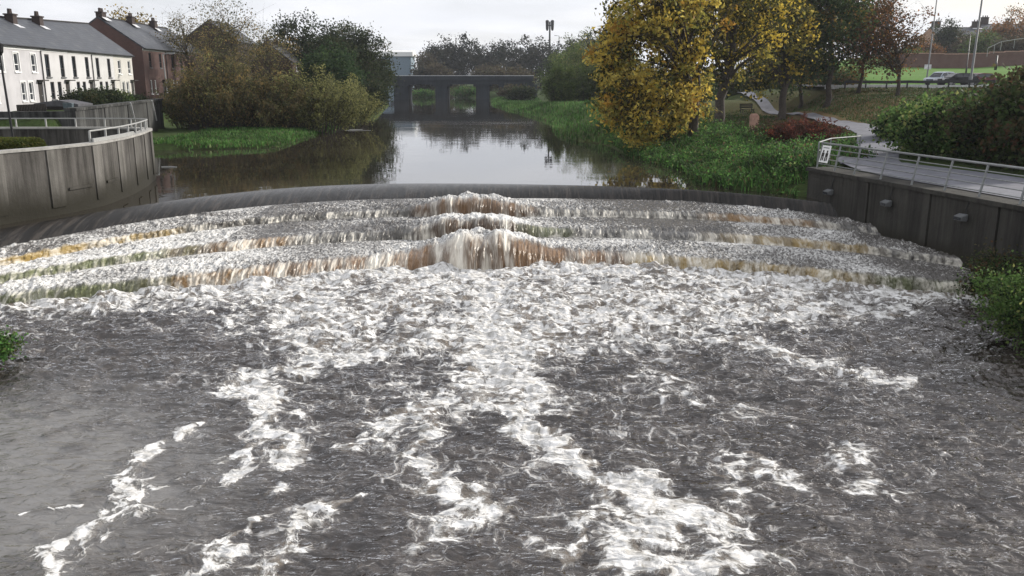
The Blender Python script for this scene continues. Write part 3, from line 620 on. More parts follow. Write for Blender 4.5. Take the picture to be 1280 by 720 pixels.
# ------------------------------------------------------------------ trees on the right bank
YEL = [((.54, .40, .075), 4), ((.64, .52, .13), 3), ((.42, .24, .045), .7), ((.26, .24, .055), 2.6), ((.06, .05, .02), 3.2), ((.05, .06, .02), 1.2)]
YELG = [((.58, .43, .07), 2.6), ((.30, .26, .055), 2.2), ((.08, .08, .025), 3), ((.04, .048, .018), 3)]
DGRN = [((0.051, 0.080, 0.029), 3), ((0.080, 0.109, 0.036), 3), ((0.029, 0.051, 0.020), 2), ((0.232, 0.160, 0.043), .8), ((0.145, 0.087, 0.043), .7)]
RUST = [((0.176, 0.081, 0.034), 3), ((0.095, 0.061, 0.030), 3), ((0.297, 0.135, 0.041), 1.5), ((0.054, 0.047, 0.027), 2)]
Y1 = 62; b = at(868, 178, Y1)
tree('chestnut_tree', 'big golden chestnut tree overhanging the right water edge', b, zat(-95, Y1), PD(822, 0, Y1)[0], (4.3, 3.6), 11, YEL, n_cl=270, per=75, leaf=.32, clr=.42, tr=.34, zlow=zat(176, Y1), limbs=34, el=1.9, droop=.4, shell=.36, extra=[PD(a, b_, Y1+c_) for a, b_, c_ in ((778,150,0),(792,166,-1),(806,176,-1.5),(826,172,-1),(842,158,-1.5),(768,120,0),(764,92,.5),(770,60,.5),(775,30,0),(783,130,-1.5),(800,145,-2),(850,130,-2),(815,155,-2),(766,140,0))])
Y2 = 74; b = at(893, 160, Y2)
tree('chestnut_tree', 'tall thinning tree with gold and dark leaves behind the golden chestnut', b, zat(-120, Y2), PD(910, 0, Y2)[0], (5.0, 4), 12, YELG, n_cl=230, per=66, leaf=.34, clr=.5, tr=.42, zlow=zat(108, Y2), limbs=34, el=1.9, twigs=2, droop=.4)
Y3 = 86; b = at(976, 145, Y3)
tree('maple_tree', 'yellow leaved tree with forked trunk above the red shrub', b, zat(-40, Y3), PD(958, 0, Y3)[0], (5.0, 4), 13, YELG, n_cl=170, per=70, leaf=.32, clr=.6, tr=.36, zlow=zat(112, Y3), limbs=26, twigs=2)
Y4 = 92; b = at(1032, 122, Y4)
tree('ash_tree', 'dense dark green tree between the yellow tree and the rusty trees', b, zat(-60, Y4), PD(1018, 0, Y4)[0], (5.4, 4.5), 14, DGRN, n_cl=330, per=85, leaf=.3, clr=.75, tr=.3, zlow=zat(100, Y4), limbs=24, droop=.3)
Y5 = 97; b = at(1072, 118, Y5)
tree('cherry_tree', 'rust brown half bare tree behind the guard rail end', b, zat(-50, Y5), PD(1076, 0, Y5)[0], (4.6, 4), 15, RUST, n_cl=150, per=60, leaf=.26, clr=.6, tr=.2, zlow=zat(82, Y5), limbs=40, twigs=5, bare=.1)
Y6 = 92; b = at(1119, 128, Y6)
tree('cherry_tree', 'small leaning rusty tree in front of the guard rail', b, zat(-2, Y6), PD(1104, 0, Y6)[0], (4.2, 3.2), 16, RUST, n_cl=120, per=60, leaf=.24, clr=.5, tr=.2, zlow=zat(92, Y6), limbs=40, twigs=5, bare=.05)
Y7 = 98; b = at(1000, 128, Y7)
tree('ash_tree', 'shadowy green tree low behind the yellow leaved tree', b, zat(10, Y7), PD(990, 0, Y7)[0], (4.5, 4), 17, DGRN, n_cl=170, per=60, leaf=.3, clr=.8, tr=.22, zlow=zat(112, Y7), limbs=16)
# willows and bushes of the middle bank
WIL = [((0.150, 0.188, 0.060), 3), ((0.112, 0.150, 0.053), 3), ((0.225, 0.225, 0.083), 2), ((0.075, 0.090, 0.039), 2)]
OLV = [((0.109, 0.152, 0.043), 3), ((0.080, 0.116, 0.038), 3), ((0.145, 0.174, 0.051), 1.5), ((0.051, 0.070, 0.029), 2)]
for (px, w_, pt, Y, lab, pal, sd) in (
    (702, 3.6, 80, 148, 'round olive green bush nearest the bridge on the right bank', OLV, 21),
    (738, 4.2, 72, 152, 'larger olive bush beside the round bush on the right bank', OLV, 22),
    (758, 3.0, 122, 112, 'low light green bush under the golden chestnut', GREEN, 23)):
    x, y, _ = PD(px, 130, Y); z = tz(x, y)
    stem_bush('willow_bush', lab, (x, y, z), zat(pt, Y), w_*(1.0), sd, pal, stems=150, per=90, leaf=.34 if Y > 120 else .26, droop=.6, tr=.03, group='bushes on the right marsh bank', spread=.10)
for (px, pt, Y, rw, lab, sd, pal) in (
    (738, 36, 185, 6.2, 'tall pale willow rising behind the olive bushes', 31, WIL),
    (768, 48, 150, 4.5, 'pale willow half hidden by the golden chestnut', 32, WIL),
    (700, 68, 215, 5, 'grey green thicket left of the tall pale willow', 33, OLV)):
    x, y, _ = PD(px, 120, Y); z = tz(x, y)
    tree('willow_tree', lab, (x, y, z), zat(pt, Y), x, (rw, rw*.8), sd, pal, n_cl=170, per=70, leaf=.42, clr=.85, tr=.25, zlow=z+1, limbs=20, droop=.8, el=2.4, shell=.5)
# red shrub and tall bramble bushes beside the path
REDS = [((.11, .035, .025), 3), ((.075, .034, .025), 3), ((.20, .06, .03), 1.2), ((.05, .03, .02), 2)]
b = at(1006, 172, 56); stem_bush('red_shrub', 'dark red leaved shrub on the bank left of the railing', b, b[2]+1.75, 2.7, 41, REDS, stems=220, per=60, leaf=.16, droop=.5, bare=0, spread=.16)
b = at(965, 170, 60); stem_bush('red_shrub', 'thin brown seed head clump left of the red shrub', b, b[2]+1.3, 1.8, 42, [((.09, .05, .035), 2), ((.05, .05, .025), 2), ((.04, .07, .02), 1)], stems=110, per=40, leaf=.15, droop=.4, spread=.16)
BRM = [((.06, .11, .03), 3), ((.10, .17, .05), 3), ((.15, .21, .06), 1.4), ((.02, .035, .014), 2), ((.22, .23, .08), .6)]
BRD = [((.055, .085, .028), 3), ((.08, .07, .035), 2), ((.10, .055, .03), 1), ((.02, .028, .014), 2), ((.06, .08, .03), 1)]
for i, (px, py, Y, top, r, pal, lab) in enumerate((
    (1150, 196, 46.5, 132, 1.9, BRM, 'leafy green bush at the left end of the tall path-side bushes'),
    (1187, 200, 43.5, 127, 2.2, BRM, 'light green bramble bush below the parked cars'),
    (1224, 205, 41.5, 128, 2.2, BRM, 'mid green bramble bush beside the tall street pole'),
    (1264, 210, 39.5, 104, 2.4, BRD, 'brown tinged bush above the path railing at the frame edge'),
    (1300, 210, 37.5, 84, 2.6, BRD, 'tall dark bush partly cut by the right frame edge'),
    (1175, 160, 60, 124, 2.6, BRM, 'broad green bush on the slope under the guard rail'),
    (1235, 165, 58, 116, 2.8, BRD, 'dusky bush on the slope under the dark red car'),
    (1135, 170, 57, 140, 1.6, BRM, 'small dark green bush where the path bends'))):
    x, y, _ = PD(px, py, Y); z = tz(x, y)
    tree('bramble_bush', lab, (x, y, z), zat(top, Y), x, (r, r*.9), 50+i, pal, n_cl=150, per=75, leaf=.21, clr=.36, tr=.05, zlow=z+.1, limbs=24, group='bushes beside the path', cat='bush', shell=.42, fork=.1)
x, y, _ = P(1262, 430, .2)
tree('bramble_bush', 'dark bush on the low bank in front of the right wall', (x+.2, y, .3), zat(343, y), x+.9, (1.45, 2.0), 60, BRM, n_cl=170, per=110, leaf=.085, clr=.22, tr=.04, zlow=.3, limbs=30, cat='bush', shell=.42, fork=.1)
x, y, _ = P(1245, 372, .3)
tree('bramble_bush', 'mossy tangle of weeds at the foot of the right wall', (x, y, .3), zat(322, y), x+.3, (1.0, 1.1), 61, BRD, n_cl=90, per=90, leaf=.09, clr=.2, tr=.03, zlow=.25, limbs=16, cat='bush', shell=.42, fork=.1)
x, y, _ = P(-12, 455, .1)
tree('bank_clump', 'clump of green weeds on the left edge of the pool', (x-.15, y, .15), zat(420, y), x-.12, (.62, .7), 62, WEED, n_cl=60, per=80, leaf=.08, clr=.15, tr=.02, zlow=.2, limbs=12, cat='plant', shell=.5, fork=.1)
# ------------------------------------------------------------------ trees on the left bank
BRN = [((0.180, 0.142, 0.066), 3), ((0.132, 0.120, 0.060), 3), ((0.276, 0.198, 0.078), 1.4), ((0.066, 0.074, 0.034), 2), ((0.240, 0.234, 0.096), 1)]
OLB = [((0.178, 0.178, 0.069), 3), ((0.241, 0.241, 0.092), 2), ((0.063, 0.069, 0.032), 2)]
DRK = [((0.035, 0.049, 0.024), 3), ((0.054, 0.068, 0.032), 2.5), ((0.022, 0.030, 0.018), 2), ((0.074, 0.068, 0.035), .8)]
IVY = [((0.039, 0.072, 0.029), 3), ((0.058, 0.091, 0.034), 2), ((0.026, 0.046, 0.021), 2)]
for i, (px, Y, top, r, pal, lab, st) in enumerate((
    (268, 86, 66, 5.2, BRN, 'brown willow bush beside the grey retaining wall', 170),
    (305, 88, 74, 5.2, BRN, 'tall brown willow bush with whippy bare tips', 160),
    (350, 87, 98, 5.2, BRN, 'brown willow bush in front of the small brick gable', 170),
    (398, 88, 84, 5.2, OLB, 'olive yellow willow bush overhanging the left water edge', 170),
    (436, 98, 98, 4.2, OLB, 'low drooping willow bush at the river bend', 140),
    (240, 87, 88, 3.4, BRN, 'short russet bush between wall end and willows', 110))):
    x, y, _ = PD(px, 150, Y); z = max(tz(x, y), 1.5)
    stem_bush('willow_bush', lab, (x, y, z), zat(top, Y), r, 70+i, pal, stems=st, per=85, leaf=.27, group='willows on the left bank', droop=.45, tr=.028, spread=.11, ry=r*.7)
for i, (px, Y, top, r, lab, bare) in enumerate(((292, 110, -4, 4.4, 'slender half bare tree standing tall above the brown willows', .1), (336, 118, 36, 4.0, 'thin twiggy tree right of the slender bare tree', .25), (236, 116, 20, 3.6, 'wispy bare tree at the end of the brick houses', .5))):
    x, y, _ = PD(px, 120, Y); z = tz(x, y)
    tree('birch_tree', lab, (x, y, z), zat(top, Y), x, (r, r*.8), 80+i, BRN, n_cl=150, per=30, leaf=.22, clr=.6, tr=.16, zlow=z+3.5, limbs=46, twigs=6, bare=bare, shell=.5, sides=5)
for i, (px, Y, top, r, lab, pal) in enumerate((
    (392, 132, 20, 6.2, 'large dark rounded tree left of the river bend', DRK),
    (440, 140, 33, 6.6, 'dark broad tree leaning over the left end of the bridge', DRK),
    (415, 122, 62, 4.2, 'black green ivy mass below the large dark tree', IVY),
    (452, 150, 66, 3.6, 'low dark thicket at the left foot of the bridge', DRK),
    (466, 175, 82, 3.8, 'dark bushy tree against the left bridge pier', DRK),
    (452, 128, 104, 3.2, 'purplish dark bush at the water by the river bend', DRK),
    (345, 150, 50, 4.0, 'dark tree behind the small brick gable', DRK))):
    x, y, _ = PD(px, 130, Y); z = max(tz(x, y), 1.6)
    tree('alder_tree', lab, (x, y, z), zat(top, Y), x, (r, r*.85), 90+i, pal, n_cl=300, per=62, leaf=.34, clr=.72, tr=.3, zlow=z+.6, limbs=18, shell=.42)
x, y, _ = PD(163, 60, 150); z = tz(x, y)
tree('beech_tree', 'golden autumn tree rising behind the brick roofs', (x, y, z), zat(15, 150), x, (4.6, 4), 99, [((.36, .25, .05), 3), ((.20, .15, .04), 2), ((.10, .08, .03), 1)], n_cl=110, per=60, leaf=.34, clr=.8, tr=.3, zlow=z+5)
# far trees beyond the bridge
FAR = [((.035, .04, .028), 3), ((.05, .05, .034), 2), ((.022, .026, .02), 2)]
FARB = [((.085, .07, .045), 3), ((.06, .055, .035), 2), ((.11, .10, .06), 1)]
far = ((531, 330, 66, 4, FARB, 'twiggy pale tree beside the far white building'), (543, 340, 58, 7, FAR, 'dark far tree right of the white building'), (558, 345, 48, 8, FAR, 'tallest pair crown of the far treeline, left one'),
       (579, 350, 47, 8, FAR, 'tallest pair crown of the far treeline, right one'), (604, 360, 54, 9, FAR, 'broad far tree just right of the bright gap'), (630, 370, 52, 9, FAR, 'smooth topped far tree above the right bridge end'),
       (655, 350, 46, 10, FAR, 'large blue grey far tree left of the high mast'), (676, 330, 54, 7, FAR, 'narrow far tree directly under the high mast'), (708, 320, 50, 8, FAR, 'dark far tree right of the high mast'),
       (728, 310, 42, 8, FAR, 'far tree rising beside the pale willow'), (760, 300, 40, 9, FAR, 'far tree mostly behind the pale willow'), (548, 300, 82, 6, FARB, 'low russet scrub above the bridge parapet'),
       (532, 300, 86, 3, FAR, 'low dark scrub above the bridge parapet'), (612, 300, 84, 6, FARB, 'brown scrub at the right end of the parapet'), (640, 262, 88, 6, FARB, 'grey brown thicket beside the bridge abutment'))
for i, (px, Y, top, r, pal, lab) in enumerate(far):
    x, y, _ = PD(px, 110, Y); z = tz(x, y)
    tree('distant_tree', lab, (x, y, z), zat(top, Y), x, (r, r*.8), 120+i, pal, n_cl=110, per=42, leaf=.75, clr=1.1, tr=.35, zlow=z+.8, limbs=10, group='trees beyond the bridge', sides=4)
for i, (px, Y, top, r, pal, lab) in enumerate(((640, 225, 107, 3.4, FARB, 'russet bush on the bank right of the bridge'), (652, 200, 109, 3.6, DRK, 'dark clipped bush under the bridge abutment'), (582, 268, 110, 4, GREEN, 'sunlit green bush seen through the right bridge arch'), (527, 275, 114, 5, GREEN, 'pale scrub seen through the middle bridge opening'))):
    x, y, _ = PD(px, 120, Y); z = max(tz(x, y), 1.6)
    tree('waterside_bush', lab, (x, y, z), zat(top, Y), x, (r, r*.7), 150+i, pal, n_cl=70, per=50, leaf=.45, clr=.6, tr=.12, zlow=z+.2, limbs=8, cat='bush', sides=4)
for i, (px, Y, top, r, pal, lab) in enumerate(((905, 122, 84, 4.4, DGRN, 'dark bush behind the path, left of the park bench'), (948, 128, 88, 5, DGRN, 'shaded green thicket behind the park bench'), (992, 125, 86, 5, IVY, 'dark green thicket behind the forked yellow tree'), (1035, 112, 92, 4, DGRN, 'bushy undergrowth at the left end of the guard rail'), (860, 118, 92, 4, IVY, 'dark bush glimpsed behind the golden chestnut'), (812, 130, 90, 5, OLV, 'green thicket behind the golden chestnut by the water'))):
    x, y, _ = PD(px, 120, Y); z = tz(x, y)
    tree('thicket_bush', lab, (x, y, z), zat(top, Y), x, (r, r*.7), 220+i, pal, n_cl=150, per=60, leaf=.3, clr=.6, tr=.1, zlow=z+.2, limbs=12, cat='bush', fork=.1)
# hillside trees on the far right
for i, (px, Y, top, bot, r, pal, lab) in enumerate((
    (1276, 205, 8, 70, 8, [((.28, .12, .03), 3), ((.20, .10, .03), 2), ((.12, .08, .03), 2)], 'orange autumn tree on the skyline at the right frame edge'),
    (1248, 200, 34, 66, 5, RUST, 'rusty tree below the sandstone chimney'),
    (1181, 210, 24, 84, 3.2, DRK, 'dark conical evergreen in front of the hill house'),
    (1205, 205, 44, 84, 4, FARB, 'brown leafy tree in front of the hill house roof'),
    (1228, 190, 42, 78, 4.0, OLV, 'green ivy tree right of the hill house roof'),
    (1150, 200, 50, 88, 4.4, RUST, 'reddish shrub left of the evergreen'),
    (1128, 190, 60, 88, 4.4, OLV, 'olive tree at the bend of the road'),
    (1268, 182, 48, 74, 4.4, FARB, 'bare purple brown shrub by the hill railing'))):
    x, y, _ = PD(px, bot, Y); z = min(tz(x, y), zat(bot, Y))
    tree('hillside_tree', lab, (x, y, tz(x, y)), zat(top, Y), x, (r, r*.8), 170+i, pal, n_cl=120, per=50, leaf=.42, clr=.7, tr=.25, zlow=zat(bot, Y), limbs=14, group='trees on the hill', sides=5)
# ------------------------------------------------------------------ right-hand wall, path, railing
wa2 = np.array(WA[:2]); wd = np.array(WB[:2])-wa2; WLEN = float(np.hypot(*wd)); wd /= WLEN; wn = np.array((-wd[1], wd[0]))   # wn points away from the river?
if wn[0] < 0: wn = -wn
WANG = math.atan2(wd[1], wd[0])
def W3(s, o, z): q = wa2 + wd*s + wn*o; return (q[0], q[1], z)
WL = WLEN + 9
wall = thing('retaining_wall', 'dark stained concrete river wall carrying the railing on the right', 'wall', W3(0, 0, 0), 0)
def wb(mb, s0, s1, o0, o1, z0, z1):
    o_ = Vector(W3(0, 0, 0)); c = [Vector(W3(s, o, z))-o_ for z in (z0, z1) for s, o in ((s0, o0), (s1, o0), (s1, o1), (s0, o1))]
    b = len(mb.v); mb.v += [tuple(v) for v in c]; mb.f += [tuple(b+i for i in q) for q in ((3,2,1,0),(4,5,6,7),(0,1,5,4),(1,2,6,5),(2,3,7,6),(3,0,4,7))]
js = [0, 1.1, 4.6, 5.1, 8.3, 8.85, 11.6, 12.2, 15.4, WL]
for i in range(len(js)-1):
    m = MB(); wb(m, js[i]+(.025 if i else 0), js[i+1]-.025, 0 if i % 2 else .05, .8, -1.2, 2.74); m.build('panel', M['wall_dark'], wall)
m = MB(); wb(m, 0, WL, .12, .78, -1.2, 2.70); m.build('core', M['wall_dark'], wall)
m = MB(); wb(m, -.06, WL, -.07, 1.15, 2.742, 2.9); m.build('coping', M['wall_dark'], wall, bevel=.02)
m = MB(); wb(m, -.05, .6, .8, 5.0, -.5, 2.72); m.build('end_return', M['wall_dark'], wall)
for s in (2.1, 6.1, 10.2):
    lab = {2.1: 'wall flood lamp farthest upstream on the right wall', 6.1: 'middle flood lamp of the three on the right wall', 10.2: 'flood lamp nearest the camera on the right wall'}[s]
    zz = {2.1: 2.05, 6.1: 2.12, 10.2: 2.2}[s]
    lp = thing('wall_lamp', lab, 'lamp', W3(s, 0, zz), WANG, 'flood lamps along the right wall')
    sg = -1 if True else 1
    # local x along the wall (towards the camera), local y to the left of it
    side = 1 if (np.array((-math.sin(WANG), math.cos(WANG))) @ wn) < 0 else -1
    m = MB(); m.box(-.09, .09, min(0, side*.10), max(0, side*.10), -.10, .10); m.build('bracket', M['galv'], lp, bevel=.01)
    m = MB(); y0, y1 = side*.102, side*.34
    m.prism([(y0, .12), (y1, .03), (y1, -.10), (y0, -.13)], 0, -.21, .21); m.build('housing', M['grey_metal'], lp, bevel=.02)
    m = MB(); m.prism([(y1+side*.004, .015), (y1+side*.012, .015), (y1+side*.012, -.085), (y1+side*.004, -.085)], 0, -.17, .17); m.build('lens', M['glass'], lp)
    m = MB(); m.tube([(0, side*.05, .10), (.02, side*.05, .3), (.1, side*.02, .60)], .015, 6); m.build('cable', M['black_metal'], lp)
# footpath on the wall top and onward through the park (sheet laid just above the ground)
pl = [W3(WL+2, 3.4, 0)[:2], W3(WL-6, 3.4, 0)[:2], W3(6, 3.4, 0)[:2], W3(1.5, 3.5, 0)[:2], W3(-2, 4.0, 0)[:2]]
for q in ((1103, 177, 3.0), (1098, 165, 3.05), (1062, 155, 3.05), (1020, 149, 3.05), (965, 142.5, 3.05), (925, 136, 3.1), (890, 131, 3.1)): pl.append(P(*q)[:2])
pl = np.array(pl); seg = np.concatenate([[0], np.cumsum(np.hypot(*np.diff(pl, axis=0).T))]); sm = np.arange(0, seg[-1], .5)
cx = np.interp(sm, seg, pl[:, 0]); cy = np.interp(sm, seg, pl[:, 1])
ker = np.ones(9)/9
for _ in range(2):
    cx[4:-4] = np.convolve(cx, ker, 'valid'); cy[4:-4] = np.convolve(cy, ker, 'valid')
dx = np.gradient(cx); dy = np.gradient(cy); L = np.hypot(dx, dy); nx, ny = -dy/L, dx/L
hw = 1.45 + 1.0*(1-sstep(19, 26, sm)) - .75*sstep(55, 75, sm)
offs = np.linspace(-1, 1, 7); PX = cx[:, None]+nx[:, None]*hw[:, None]*offs; PY = cy[:, None]+ny[:, None]*hw[:, None]*offs
nearw = (PY < WA[1]+2)
PZ = np.maximum(terr(PX, PY)+.07, np.where(nearw, 2.93, -9)); PZ = np.maximum(PZ, PZ.max(1, keepdims=True)-.12)
pth = link('footpath', npmesh('footpath', np.stack([PX, PY, PZ], -1).reshape(-1, 3), gridfaces(len(sm), 7), smooth=True), M['path']); tag(pth, 'grey tarmac riverside footpath', 'path', kind='structure')
p_ = scatter(90000, 8, 17, 62, 52, 99, lambda x, y: ((x-Rx(y)) > 6) & (np.min(np.hypot(x[:, None]-cx[None, ::3], y[:, None]-cy[None, ::3]), 1) > 1.75))
o = blades('lawn_grass', p_, .16, .035, [((.03, .07, .016), 3), ((.05, .085, .022), 2), ((.10, .06, .025), 1.2)], 9); tag(o, 'shaded lawn strewn with fallen leaves beside the path', 'grass', kind='stuff')
# railing: leaning posts, five horizontal tubes
rail = thing('path_railing', 'long galvanised railing with leaning posts along the right river wall', 'railing', W3(0, 0, 2.9))
ro = Vector(W3(0, 0, 2.9)); LEAN = .2
def RR(s, z, o=.22): return Vector(W3(s, o + LEAN*z, 2.9+z)) - ro
posts = [.35, 1.75, 3.2, 5.0, 6.9, 8.7, 10.4, 12.2, 14.0, 15.8, 17.6, 19.4]
for s in posts:
    m = MB(); m.bar(RR(s, -.02), RR(s, 1.06), .012, .085, up=tuple(np.append(wn, 0))) if False else m.bar(RR(s, -.02), RR(s, 1.06), .05, .075)
    m.build('post', M['galv'], rail)
m = MB(); m.tube([RR(.25, 1.09), RR(WL, 1.09)], .042, 8); m.build('top_rail', M['galv'], rail, smooth=True)
for z in (.20, .42, .64, .86):
    m = MB(); m.tube([RR(.3, z), RR(WL, z)], .021, 6); m.build('lower_rail', M['galv'], rail, smooth=True)
# return railing at the upstream end and gate panel behind
r2 = thing('end_railing', 'short galvanised railing returning across the path end behind the sign', 'railing', W3(.3, .2, 2.9)); o2 = Vector(W3(.3, .2, 2.9))
def E(s, o, z): return Vector(W3(s, o, 2.9+z))-o2
e0, e1, e2 = (.25, .30), (-1.9, 2.2), (-3.2, 4.6)
def lerp2(a, b, f): return (a[0]+(b[0]-a[0])*f, a[1]+(b[1]-a[1])*f)
for q in (lerp2(e0, e1, .0), e1, e2):
    m = MB(); m.bar(E(*q, -.3), E(*q, 1.12), .055); m.build('post', M['galv'], r2)
m = MB(); m.tube([E(*e0, 1.12), E(*e1, 1.12), E(*e2, 1.12)], .032, 8); m.build('top_rail', M['galv'], r2)
for z in (.25, .5, .75):
    m = MB(); m.tube([E(*e0, z), E(*e1, z)], .016, 6); m.build('lower_rail', M['galv'], r2)
# warning sign on the railing
sg = thing('warning_sign', 'white sign with two dark pictograms fixed to the railing end', 'sign', W3(.95, .2, 2.9+.62), WANG)
tl = side*LEAN
def sgp(x0, x1, z0, z1, d): # panel rectangle in the leaning plane of the railing, d in front
    return [(x, -side*(LEAN*z) + side*d, z) for x, z in ((x0, z0), (x1, z0), (x1, z1), (x0, z1))]
def plate(mb, x0, x1, z0, z1, d0, d1):
    a = sgp(x0, x1, z0, z1, d0); b = sgp(x0, x1, z0, z1, d1); k = len(mb.v); mb.v += a+b
    mb.f += [tuple(k+i for i in q) for q in ((3,2,1,0),(4,5,6,7),(0,1,5,4),(1,2,6,5),(2,3,7,6),(3,0,4,7))]
m = MB(); plate(m, -.33, .33, -.33, .40, -.02, .0); m.build('board', M['white_paint'], sg); 
m = MB()
for cx_ in (-.15, .15):   # two dark figures, each head, body, legs
    plate(m, cx_-.05, cx_+.05, .10, .20, .004, .007); plate(m, cx_-.10, cx_+.10, -.08, .09, .004, .007)
    plate(m, cx_-.11, cx_-.02, -.26, -.085, .004, .007); plate(m, cx_+.02, cx_+.10, -.24, -.085, .004, .007)
m.build('pictogram', M['dark_wood'], sg)
m = MB()
for k in range(9): plate(m, -.23+k*.052, -.195+k*.052, .285, .325, .004, .007)
m.build('lettering', M['grey_metal'], sg)
# stone post and bench in the park
x, y, z = at(942, 163, 66)
sp = thing('stone_post', 'pinkish stone marker post standing on the grass bank', 'post', (x, y, z-.05))
m = MB(); m.prism([(-.32, 0), (.32, 0), (.32, 1.2), (.2, 1.42), (-.25, 1.42), (-.32, 1.25)], 1, -.22, .22); m.build('shaft', M['stone'], sp, bevel=.05)
m = MB(); m.box(-.50, .50, -.3, .3, -.2, .10); m.build('footing', M['stone'], sp, bevel=.02)
x, y, z = at(934, 140, 98)
bn = thing('park_bench', 'dark park bench beside the path under the trees', 'bench', (x, y, z), R_(20))
m = MB(); [m.box(-.85, .85, -.25+k*.16, -.12+k*.16, .42, .46) for k in range(3)]; m.build('seat', M['dark_wood'], bn)
m = MB(); [m.box(-.85, .85, .24, .28, .58+k*.17, .70+k*.17) for k in range(3)]; m.build('backrest', M['dark_wood'], bn)
for xx in (-.7, .7):
    m = MB(); m.bar((xx, -.2, 0), (xx, -.2, .42), .06).bar((xx, .22, 0), (xx, .29, 1.05), .06).bar((xx, -.2, .40), (xx, .25, .40), .05); m.build('leg', M['black_metal'], bn)
# ------------------------------------------------------------------ road, guard rail, cars
def YR(px): return 106
RZ = 6.02
rp = [(30, 104.5), (40, 105), (60, 106), (90, 108), (140, 112)]
m = []
rxs = np.arange(35, 200, 2.0); ryc = np.interp(rxs, [q[0] for q in rp], [q[1] for q in rp])
RO = np.array((-5.2, 0, 5.2)); rX = np.repeat(rxs[:, None], 3, 1); rY = ryc[:, None]+RO; rZ = np.maximum(terr(rX, rY).max(1, keepdims=True)+.05, RZ)*np.ones((1, 3))
tag(link('road', npmesh('road', np.stack([rX, rY, rZ], -1).reshape(-1, 3), gridfaces(len(rxs), 3)), M['asphalt']), 'road behind the guard rail', 'road', kind='structure')
def roadz(x): return float(np.interp(x, rxs, rZ[:, 0]))
mk = MB()
for x0 in np.arange(38, 150, 6.0):
    yy0 = float(np.interp(x0, rxs, ryc)); z0 = max(roadz(x0), roadz(x0+3))+.006; mk.quad((x0, yy0-.06, z0), (x0+3, yy0-.06, z0), (x0+3, yy0+.06, z0), (x0, yy0+.06, z0))
tag(mk.build('lane_marking', M['white_paint']), 'white dashed centre line of the road', 'marking', kind='structure')
kb = MB()
for off, w_ in ((5.2, .3), (-5.5, .3)):
    for i in range(len(rxs)-1):
        a = (rxs[i], ryc[i]+off); b = (rxs[i+1], ryc[i+1]+off); z0, z1 = rZ[i, 0], rZ[i+1, 0]
        kb.quad((a[0], a[1], z0+.12), (b[0], b[1], z1+.12), (b[0], b[1]+w_, z1+.12), (a[0], a[1]+w_, z0+.12))
        kb.quad((a[0], a[1], z0-.3), (b[0], b[1], z1-.3), (b[0], b[1], z1+.12), (a[0], a[1], z0+.12))
tag(kb.build('kerb', M['lead'], fix=False), 'pale kerb edging the road', 'kerb', kind='structure')
gr = thing('guard_rail', 'dark steel guard rail on posts along the near side of the road', 'guard rail', (36, 98.6, tz(36, 98.6)))
go = Vector(gr.location)
gxs = np.arange(37.0, 75, 2.3); gzs = [max(tz(x, 98.6), 5.45)+.1 for x in gxs]
m = MB()
for i in range(len(gxs)-1):
    a = Vector((gxs[i], 98.5, gzs[i]+.62))-go; b = Vector((gxs[i+1], 98.5, gzs[i+1]+.62))-go; m.bar(a, b, .06, .30)
m.build('rail', M['black_metal'], gr)
for x, z in zip(gxs, gzs):
    m = MB(); m.bar(Vector((x, 98.6, z-.5))-go, Vector((x, 98.6, z+.74))-go, .13); m.build('post', M['black_metal'], gr)
